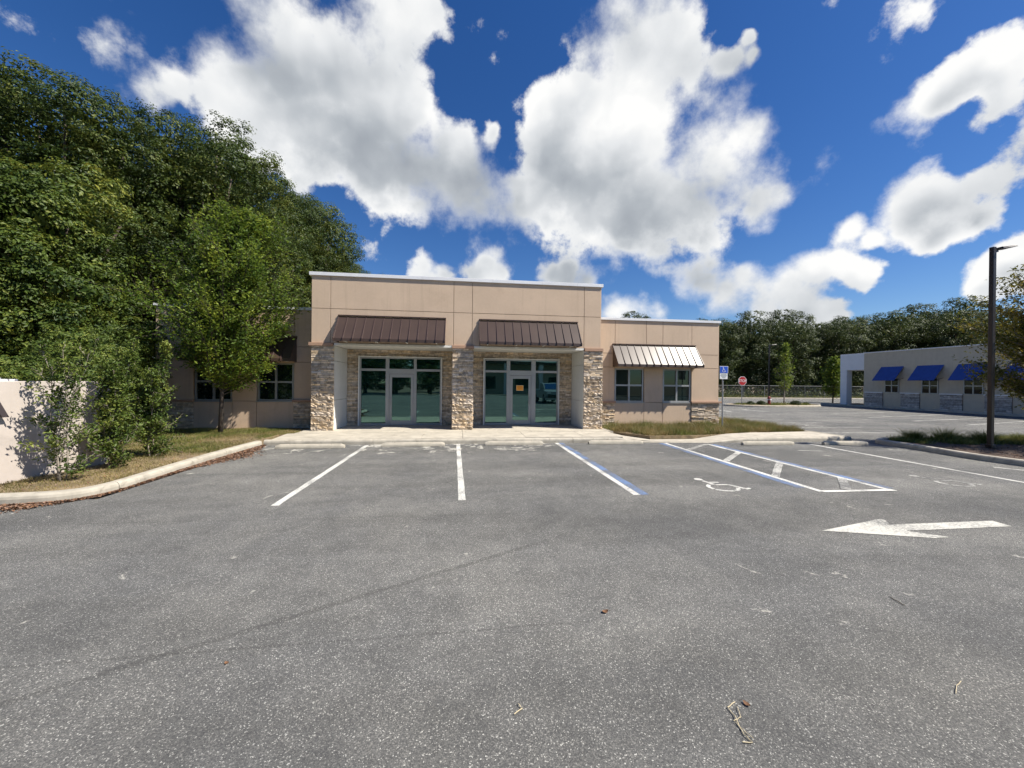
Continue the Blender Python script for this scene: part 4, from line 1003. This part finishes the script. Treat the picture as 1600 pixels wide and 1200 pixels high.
# young street tree: real branching with leafy sprays
def sprays(height, z0, env, n_prim, n_sec, leaf_size, leafmat, barkmat, label, loc, name, r0=0.05, lean=(0, 0), leaves_per=26, up=0.75, group=None, cat='tree', droop=0.0, leafaspect=0.5, stems=1, stem_spread=0.0):
    t = thing(name, label, cat, loc, group); wood = MB(); P = []; A = []
    for st in range(stems):
        sa = st*2.4+0.7; sx, sy = stem_spread*math.cos(sa), stem_spread*math.sin(sa)
        hh = height*(1.0 if st == 0 else random.uniform(0.7, 0.95))
        tr = [Vector((sx*0.15+(lean[0]+sx)*q*q+0.03*math.sin(q*9+st), sy*0.15+(lean[1]+sy)*q*q+0.03*math.cos(q*7+st), hh*q-0.1*(q == 0))) for q in np.linspace(0, 1, 9)]
        wood.tube(tr, [r0*(1-0.9*q) for q in np.linspace(0, 1, 9)], 7)
        for i in range(n_prim//stems):
            q = (i+random.random())/(n_prim//stems); z = z0+(hh*0.985-z0)*q
            f = z/hh*8; k = min(7, int(f)); s = tr[k].lerp(tr[k+1], f-k)
            az = i*2.399+random.uniform(-0.4, 0.4); ln = env(q)*random.uniform(0.62, 1.42)
            el = rad(random.uniform(15, 38)+32*q)*up/0.75
            d = Vector((math.cos(az)*math.cos(el), math.sin(az)*math.cos(el), math.sin(el)))
            pts = [s]
            for j in range(1, 6):
                d = (d+Vector((random.uniform(-.15, .15), random.uniform(-.15, .15), 0.05-droop*j*0.1))).normalized(); pts.append(pts[-1]+d*ln/5)
            wood.tube(pts, [max(0.004, r0*0.32*(1-0.85*j/5)) for j in range(6)], 4, False)
            for j2 in range(n_sec):
                u = random.uniform(0.15, 1.0)*5; kk = min(4, int(u)); b = pts[kk].lerp(pts[kk+1], u-kk)
                dd = ((pts[kk+1]-pts[kk]).normalized()+Vector((random.gauss(0, .6), random.gauss(0, .6), random.gauss(0.05, .4)))).normalized()
                l2 = ln*random.uniform(0.18, 0.42); e2 = b+dd*l2-Vector((0, 0, droop*l2*0.5))
                wood.tube([b, e2], [0.005, 0.002], 3, False)
                w = RNG.uniform(0, 1, (leaves_per, 1)); bb_, ee = np.array(b), np.array(e2)
                P.append(bb_+(ee-bb_)*w+RNG.normal(size=(leaves_per, 3))*leaf_size*0.75); A.append(np.tile(np.array(dd), (leaves_per, 1)))
    P = np.concatenate(P); A = np.concatenate(A); n = len(P)
    wood.build('trunk', barkmat, t, smooth=True, loc=(0, 0, 0))
    nr = RNG.normal(size=(n, 3))*0.6+np.array([0, 0, 0.8]); ax = A+RNG.normal(size=(n, 3))*0.6
    link_mesh('crown', leaves('crown', P, nr, leaf_size*RNG.uniform(0.6, 1.35, n), leafmat, leafaspect, ax), None, t)
    return t
elm_env = lambda q: 2.9*(1-q)**0.70*(0.55+1.2*min(q, 0.36))+0.35
sprays(6.85, 1.25, elm_env, 140, 20, 0.098, M['elm_leaf'], M['bark'], 'young slender tree with light green sprays in front of the left wing', (-8.05, 14.0, 0.11), 'young_tree', 0.075, (0.8, 0.0), 21, 0.85)
shr_env = lambda q: 0.34*(1-q)**0.5+0.09
sprays(2.55, 0.08, shr_env, 60, 6, 0.062, M['shrub_leaf'], M['pale_bark'], 'sparse leggy shrub casting shadow on the sign wall, leftmost of three', (-6.93, 7.62, 0.12), 'slim_shrub', 0.013, (0.02, 0.05), 9, 0.95, 'three slim shrubs beside the sign wall', 'shrub', stems=4, stem_spread=0.34)
sprays(2.4, 0.05, shr_env, 84, 8, 0.060, M['shrub_leaf'], M['pale_bark'], 'dense upright shrub at the right end of the sign wall, middle of three', (-6.98, 8.62, 0.12), 'slim_shrub', 0.015, (0.05, 0.05), 13, 1.0, 'three slim shrubs beside the sign wall', 'shrub', stems=4, stem_spread=0.22)
sprays(2.55, 0.05, lambda q: 0.36*(1-q)**0.5+0.09, 84, 8, 0.062, M['shrub_leaf'], M['pale_bark'], 'dense upright shrub rightmost of three, clear of the sign wall', (-7.12, 9.80, 0.12), 'slim_shrub', 0.015, (0.02, 0.02), 13, 1.0, 'three slim shrubs beside the sign wall', 'shrub', stems=4, stem_spread=0.24)
# yellowing tree on the right island
sprays(5.4, 0.8, lambda q: 2.45*(1-q)**0.7*(0.6+0.9*min(q, 0.4))+0.25, 105, 16, 0.09, M['autumn_leaf'], M['pale_bark'], 'yellowing tree cut by the right edge beside the lamp post', (17.85, 9.3, 0.12), 'yellowing_tree', 0.07, (0.1, 0.1), 24, 0.7, droop=0.15)
# far island and lot trees
sprays(5.4, 1.2, lambda q: 1.05*(1-q)**0.6*(0.5+1.4*min(q, 0.4))+0.2, 52, 8, 0.15, M['elm_leaf'], M['pale_bark'], 'thin sparse young tree on the far island beside the lamp', (29.7, 32.3, 0.12), 'sapling', 0.06, (0.1, 0), 6, 0.9)
sprays(4.6, 0.7, lambda q: 1.5*(1-q)**0.6*(0.5+1.2*min(q, 0.4))+0.25, 60, 10, 0.20, M['elm_leaf'], M['bark'], 'small leafy green tree left of the white porch', (41.2, 38.2, 0.05), 'small_tree', 0.08, (0.1, 0), 9, 0.8)

# woods behind the fence
FG = 'trees of the woods behind the fence'
fb = [make_tree('wood_tree', 'dark oak behind the fence, just right of the building edge', (40.5, 57.5, 0), rblobs(26, 2.0, 11.6, 3.7, 1.0, 2.2, 0.4, 31), M['far_leaf'], M['bark'], 560, 52, 0.62, 0.22, 0.3, 8.0, FG),
      make_tree('wood_tree', 'dark tree above the stop sign', (46.5, 58.5, 0), rblobs(24, 2.0, 12.4, 3.4, 1.0, 2.1, 0.5, 32), M['far_leaf'], M['bark'], 560, 52, 0.62, 0.22, 0.3, 8.5, FG),
      make_tree('wood_tree', 'dark tree behind the far lamp post', (52.0, 57.0, 0), rblobs(28, 1.5, 12.0, 4.0, 1.0, 2.3, 0.35, 33), M['far_leaf'], M['bark'], 560, 52, 0.62, 0.22, 0.3, 8.0, FG)]
wt_ = [(1, 57.5, 58.5, 1.02, 'dark tree right of the far sapling'), (0, 62.5, 56.5, 1.02, 'dark tree above the white porch, left side'), (2, 67.5, 59, 1.10, 'dark tree above the white porch, right side'),
       (1, 72.5, 56.5, 1.10, 'tree behind the grey building, over its first blue awning'), (0, 77.5, 58.5, 1.22, 'tall tree behind the grey building, over the middle blue awning'),
       (2, 82.0, 55.5, 1.18, 'tall tree behind the grey building, between middle and right awnings'), (1, 87.5, 57.5, 1.22, 'tall tree behind the grey building, over the right awning'),
       (0, 93.0, 55.5, 1.20, 'tall tree behind the lamp head at right'), (2, 98.5, 57.5, 1.22, 'tall tree behind the yellowing tree at the right edge'), (1, 104.0, 55.0, 1.25, 'tall tree cut by the right edge of the view'),
       (2, 34.5, 58.5, 0.98, 'tree crown peeking over the right wing roof, near its corner'), (1, 29.0, 60.0, 1.0, 'tree crown peeking over the middle of the right wing roof'),
       (2, 43.0, 66, 1.08, 'second row tree behind the building edge'), (0, 50.0, 67, 1.10, 'second row tree behind the stop sign'), (1, 59.5, 67, 1.12, 'second row tree behind the sapling'),
       (2, 69.0, 68, 1.18, 'second row tree behind the white porch'), (0, 79.0, 68, 1.30, 'second row tree over the middle of the grey roof'), (1, 91.0, 67, 1.35, 'second row tree left of the lamp head')]
for k, x, y, sc, lb in wt_: copy_thing(fb[k], (x, y, 0), random.uniform(0, 6.3), (sc*random.uniform(0.95, 1.1), sc*random.uniform(0.95, 1.1), sc*random.uniform(0.94, 1.04)), lb)
# low brush under the woods
pts = np.stack([RNG.uniform(12, 125, 26000), RNG.uniform(52.5, 60, 26000), np.zeros(26000)], 1)
pts[:, 2] = np.abs(RNG.normal(0, 1, 26000))*(0.25+0.28*(pts[:, 1]-52.5))+0.1
br = link_mesh('undergrowth', leaves('undergrowth', pts, RNG.normal(size=pts.shape)+np.array([0, 0, 0.8]), RNG.uniform(0.2, 0.5, len(pts)), M['far_leaf']), None)
tag(br, 'low green brush under the woods behind the fence', 'undergrowth', kind='stuff')

# island bushes and weeds
def tuft(name, label, loc, n, h, w, m, spread, group, cat='weed', lean=0.9):
    r = np.abs(RNG.normal(0, spread, n)); a = RNG.uniform(0, 6.283, n)
    p = np.stack([r*np.cos(a), r*np.sin(a), np.zeros(n)], 1)
    v, f = blades(p, h*RNG.uniform(0.45, 1.1, n)*np.exp(-(r/(spread*2.2))**2), np.full(n, w)*RNG.uniform(0.7, 1.3, n), lean)
    return tag(link_mesh(name, fast_mesh(name, v, f, m), None, None, loc), label, cat, group)
IW = 'weedy tufts on the near island'
for x, y, h, s, lb in ((14.9, 11.0, 0.42, 0.16, 'dark weedy tuft at the left end of the near island'), (15.75, 10.75, 0.50, 0.24, 'largest dark grass tuft on the near island, left of the lamp post'),
                       (16.6, 10.3, 0.46, 0.18, 'grass tuft close to the left side of the lamp post'), (17.9, 10.2, 0.36, 0.22, 'grass tuft right of the lamp post')):
    tuft('grass_tuft', lb, (x, y, 0.12), 900, h, 0.014, M['green_blade'], s, IW)
FGp = 'low bushes on the far island'
for x, y, s, lb in ((26.2, 32.2, 0.34, 'small dark bush right of the stop sign post'), (27.1, 32.0, 0.40, 'second dark bush right of the stop sign post'), (30.6, 32.0, 0.45, 'low bush at the right foot of the sapling'), (32.3, 32.6, 0.25, 'tiny bush at the right tip of the far island')):
    n = 700; d = unit(RNG.normal(size=(n, 3))); d[:, 2] = np.abs(d[:, 2]); p = d*RNG.uniform(0.5, 1.0, (n, 1))*np.array([s, s, s*0.95])
    tag(link_mesh('low_bush', leaves('low_bush', p, d+RNG.normal(size=d.shape)*0.5, np.full(n, 0.11), M['far_leaf']), None, None, (x, y, 0.12)), lb, 'bush', FGp)

# grass
def lawn(name, poly, n, h, w, m, z, label, thr=0.35, s=0.8, seed=0.0, lean=0.6):
    p = scatter(poly, n); q = patchy(p, s, seed)+RNG.normal(0, 0.14, len(p)); p = p[q > thr]
    P3 = np.concatenate([p, np.full((len(p), 1), z)], 1)
    hh = h*RNG.uniform(0.35, 1.25, len(p))*(0.55+0.8*np.clip(patchy(p, s*0.6, seed+3), 0, 1)); v, f = blades(P3, hh, w*RNG.uniform(0.7, 1.4, len(p)), lean)
    return tag(link_mesh(name, fast_mesh(name, v, f, m), None), label, 'grass', kind='stuff')
near_l = [(-8.3, 6.85), (-6.6, 6.86), (-6.12, 7.0), (-5.97, 7.4), (-6.03, 8.4), (-6.07, 9.7), (-6.04, 10.9), (-5.97, 12.0), (-5.97, 13.4), (-5.45, 13.72), (-5.45, 15.2), (-11.5, 15.2), (-11.5, 11), (-8.3, 11)]
lawn('grass', near_l, 90000, 0.055, 0.007, M['grass_blade'], 0.122, 'dry tan grass in the left bed', 0.34, 0.9, 1.0)
lawn('grass', [(-11, 10.2), (-6.1, 10.2), (-6.0, 12.0), (-5.97, 13.4), (-5.45, 13.72), (-5.45, 15.2), (-11.3, 15.2)], 60000, 0.075, 0.007, M['green_blade'], 0.122, 'greener grass near the left wing', 0.42, 1.1, 5.0)
near_r = [(5.5, 13.72), (5.65, 13.66), (5.86, 13.34), (6.42, 12.52), (7.9, 12.5), (9.4, 12.8), (10.6, 13.1), (11.3, 13.1), (12.5, 13.22), (13.15, 13.3), (13.15, 17), (11.1, 17), (11.1, 15.2), (5.5, 15.2)]
lawn('grass', near_r, 80000, 0.24, 0.010, M['grass_blade'], 0.122, 'straw-coloured grass in the right bed', 0.36, 0.7, 2.0, 0.8)
lawn('grass', near_r, 36000, 0.27, 0.011, M['green_blade'], 0.122, 'green weeds in the right bed', 0.56, 0.6, 7.0, 0.8)
isl = [(14.2, 11.15), (13.9, 10.9), (14.3, 10.2), (19, 9.6), (22, 9.6), (22, 11.1)]
lawn('grass', isl, 26000, 0.17, 0.011, M['green_blade'], 0.118, 'bright weedy grass along the back of the near island', 0.45, 0.6, 4.0, 0.7)
lawn('grass', [(20, 51.3), (110, 51.3), (110, 56), (20, 56)], 26000, 0.30, 0.06, M['green_blade'], 0.1, 'strip of green grass behind the fence', 0.2, 2.0, 4.0)
lawn('grass', [(24.3, 32), (27, 30.9), (31, 31.2), (33, 32.7), (31, 34), (26, 33.7)], 5000, 0.18, 0.03, M['green_blade'], 0.12, 'patchy grass on the far island', 0.3, 1.0, 6.0)

# leaf litter along the left kerb
seg = resample([p for p in KL if p[0] > -6.9], 0.05); n = 8500
idx = RNG.integers(0, len(seg)-1, n); base = np.array([seg[i] for i in idx])[:, :2]
tg = np.array([(seg[i+1]-seg[i])[:] for i in idx])[:, :2]; tg = unit(tg); nn = np.stack([tg[:, 1], -tg[:, 0]], 1)
q = (idx/len(seg)); wd = 0.04+0.50*np.exp(-((q-0.72)/0.16)**2)+0.26*np.exp(-((q-0.04)/0.07)**2)
p = base+nn*(np.abs(RNG.normal(0, 0.55, n))*wd+0.012)[:, None]+tg*RNG.uniform(0, 0.06, (n, 1))
P3 = np.concatenate([p, RNG.uniform(0.006, 0.022, (n, 1))], 1)
tag(link_mesh('leaf_litter', leaves('leaf_litter', P3, RNG.normal(size=(n, 3))*0.35+np.array([0, 0, 1.0]), RNG.uniform(0.025, 0.075, n), M['litter'], 0.45), None), 'brown fallen leaves gathered along the left kerb', 'leaf litter', kind='stuff')
for poly, n, z, lb in ((near_l, 2400, 0.128, 'brown fallen leaves scattered in the left bed'), (near_r, 3000, 0.14, 'brown dry leaves scattered in the right bed'), ([(14, 11), (13.9, 9), (13.8, 7), (17, 6), (22, 9), (22, 11)], 2500, 0.135, 'dry leaves on the near island')):
    p = scatter(poly, n); P3 = np.concatenate([p, z+RNG.uniform(-0.01, 0.03, (len(p), 1))], 1)
    tag(link_mesh('leaf_litter', leaves('leaf_litter', P3, RNG.normal(size=P3.shape)*0.4+np.array([0, 0, 1.0]), RNG.uniform(0.02, 0.06, len(p)), M['litter'], 0.45), None), lb, 'leaf litter', kind='stuff')

# ------------------------------------------------------------------ debris on the asphalt
def dry_leaf(x, y, s, rz, label):
    vs = []; n = 9
    for i in range(n):
        q = i/(n-1); w = 0.30*math.sin(math.pi*q)**0.8*(1+0.25*(i % 2)); zc = 0.10+0.22*(q-0.5)**2*4
        vs += [(q-0.5, -w, zc+0.20*w), (q-0.5, 0, zc-0.06), (q-0.5, w, zc+0.26*w)]
    fs = [(i*3+k, i*3+k+1, i*3+k+4, i*3+k+3) for i in range(n-1) for k in (0, 1)]
    t = thing('dry_leaf', label, 'leaf', (x, y, 0.001), 'dry leaves lying on the asphalt', rz)
    mb = MB().add([(a*s, b*s, c*s) for a, b, c in vs], fs); mb.build('blade', M['dead_leaf'], t, loc=(0, 0, 0), smooth=True)
    MB().tube([(0.48*s, 0, 0.28*s), (0.7*s, 0.05*s, 0.25*s), (0.95*s, 0.02*s, 0.05*s)], [0.012*s*1.6]*3, 5).build('stalk', M['twig'], t, loc=(0, 0, 0))
dry_leaf(1.69, 2.08, 0.045, 1.9, 'small curled brown leaf on the near asphalt, right of centre')
dry_leaf(1.19, 3.06, 0.06, 0.3, 'dark brown leaf lying flat on the asphalt, centre right')
dry_leaf(-1.55, 2.79, 0.035, 2.6, 'tiny orange leaf on the asphalt at lower left')
def straw(pts, r, label, m='straw'):
    p0 = pts[0]; t = thing('straw', label, 'straw', (p0[0], p0[1], 0), 'straws and twigs on the asphalt')
    rng = random.Random(len(pts)*7+int(p0[0]*100)); P = resample([(x, y, 0) for x, y in pts], 0.02)
    zb = 0.14 if r > 0.01 else 0.006
    MB().tube([(v.x, v.y, zb+0.006*rng.random()) for v in P], [r]*len(P), 5).build('stem', M[m], t)
straw([(1.63, 2.10), (1.56, 2.07), (1.56, 2.01), (1.54, 1.95), (1.53, 1.90), (1.54, 1.85), (1.49, 1.86)], 0.0028, 'tangled yellow grass stem on the near asphalt')
straw([(1.62, 2.07), (1.59, 2.0), (1.53, 1.98), (1.56, 1.87)], 0.002, 'short yellow grass stem under the tangled one')
straw([(3.2, 2.08), (3.12, 2.05), (3.04, 2.0)], 0.0022, 'curved pale straw on the asphalt at lower right')
straw([(0.34, 2.24), (0.36, 2.20), (0.31, 2.17)], 0.003, 'short golden curl of straw at bottom centre')
straw([(3.83, 2.99), (3.82, 2.91), (3.81, 2.86)], 0.003, 'thin dark twig on the asphalt at right', 'twig')
straw([(-7.6, 10.95), (-6.7, 10.22)], 0.022, 'brown stick lying across the left bed near the kerb', 'twig')

# ------------------------------------------------------------------ what the storefront glass mirrors: the lot's far side behind the camera
kerb([(-60, -27), (60, -27)], inner=-1, seclen=6, step=6)
copy_thing(oakB, (-12, -36, 0), 1.0, (1, 1, 1), 'oak across the lot mirrored in the left storefront glass')
copy_thing(oakA, (-19, -34, 0), 2.0, (1, 1, 1), 'oak across the lot mirrored at the edge of the left glass')
copy_thing(oakB, (3, -47, 0), 4.0, (1.1, 1.1, 1.1), 'oak behind the mirrored pale building, left end')
copy_thing(oakA, (-26, -31, 0), 4.4, (1, 1, 1), 'oak furthest left in the mirrored row')
copy_thing(oakC, (-6, -40, 0), 3.0, (1, 1, 1), 'oak across the lot mirrored beside the pale building')
for x, y, rz, lb in ((-15, -30.5, 0.5, 'vine-covered tree at the left of the mirrored row'), (-10.2, -29.8, 2.2, 'vine-covered tree in the middle of the mirrored row'), (-5.2, -31, 3.7, 'vine-covered tree at the right of the mirrored row')):
    copy_thing(vt, (x, y, 0), rz, (1.35, 1.35, 1.0), lb)
PB = thing('pale_building', 'pale building across the lot, mirrored in the storefront glass', 'building', (14, -36, 0))
MB().box(0, 30, -46, -36, 0, 5.2).build('wall', M['grey_stucco'], PB)
MB().box(-0.2, 30.2, -46.2, -33, 5.21, 5.6).build('roof', M['bronze'], PB)
for x in (1, 7, 13, 19, 25): MB().box(x, x+0.7, -34, -33.3, 0, 5.2).build('pillar', M['white_stucco'], PB)
for x in (3.2, 9.2, 15.2, 21.2): MB().box(x, x+2.6, -36.03, -35.99, 0.9, 3.0).build('window', M['dark_glass'], PB)

# a parked pickup behind the photographer, seen only in the right-hand storefront glass
mat('truck_paint', (0.30, 0.33, 0.35), 0.3, spec=0.6); mat('tyre', (0.02, 0.02, 0.02), 0.9); mat('head_lens', (0.75, 0.78, 0.8), 0.15)
TK = thing('pickup_truck', 'grey parked pickup truck mirrored in the right storefront glass', 'truck', (8.6, -6.0, 0))
def side(prof, x0, x1, nm, m, p): return MB().add([(x0, y, z) for y, z in prof]+[(x1, y, z) for y, z in prof], [tuple(range(len(prof))), tuple(reversed(range(len(prof), 2*len(prof))))]+[(i, (i+1) % len(prof), len(prof)+(i+1) % len(prof), len(prof)+i) for i in range(len(prof))]).build(nm, m, p, bevel=0.03, loc=(0, 0, 0))
body = side([(2.65, 0.45), (2.75, 0.75), (2.65, 1.05), (1.25, 1.18), (-0.9, 1.20), (-2.8, 1.20), (-2.85, 0.5)], -0.95, 0.95, 'body', M['truck_paint'], TK)
cab = side([(1.25, 1.19), (0.45, 1.86), (-0.75, 1.90), (-0.95, 1.21)], -0.80, 0.80, 'cab', M['truck_paint'], TK)
MB().add([(-0.70, 1.19, 1.26), (0.70, 1.19, 1.26), (0.64, 0.53, 1.82), (-0.64, 0.53, 1.82)], [(0, 1, 2, 3)]).build('windscreen', M['dark_glass'], TK, loc=(0, -0.03, -0.01))
for sx in (-1, 1):
    MB().box(sx*0.60-0.2, sx*0.60+0.2, 2.66, 2.74, 0.82, 1.0).build('headlight', M['head_lens'], TK, loc=(0, 0, 0))
    for yy in (1.75, -1.75):
        w = MB().tube([(sx*0.70, yy, 0.4), (sx*0.98, yy, 0.4)], [0.4, 0.4], 20).build('wheel', M['tyre'], TK, loc=(0, 0, 0)); MB().tube([(sx*0.97, yy, 0.4), (sx*0.99, yy, 0.4)], [0.24, 0.22], 16).build('rim', M['galvanised'], w, loc=(0, 0, 0))
MB().box(-0.75, 0.75, 2.70, 2.78, 0.52, 0.78).build('grille', M['gasket'], TK, loc=(0, 0, 0))
MB().box(-0.98, 0.98, 2.62, 2.84, 0.36, 0.50).build('bumper', M['galvanised'], TK, loc=(0, 0, 0))
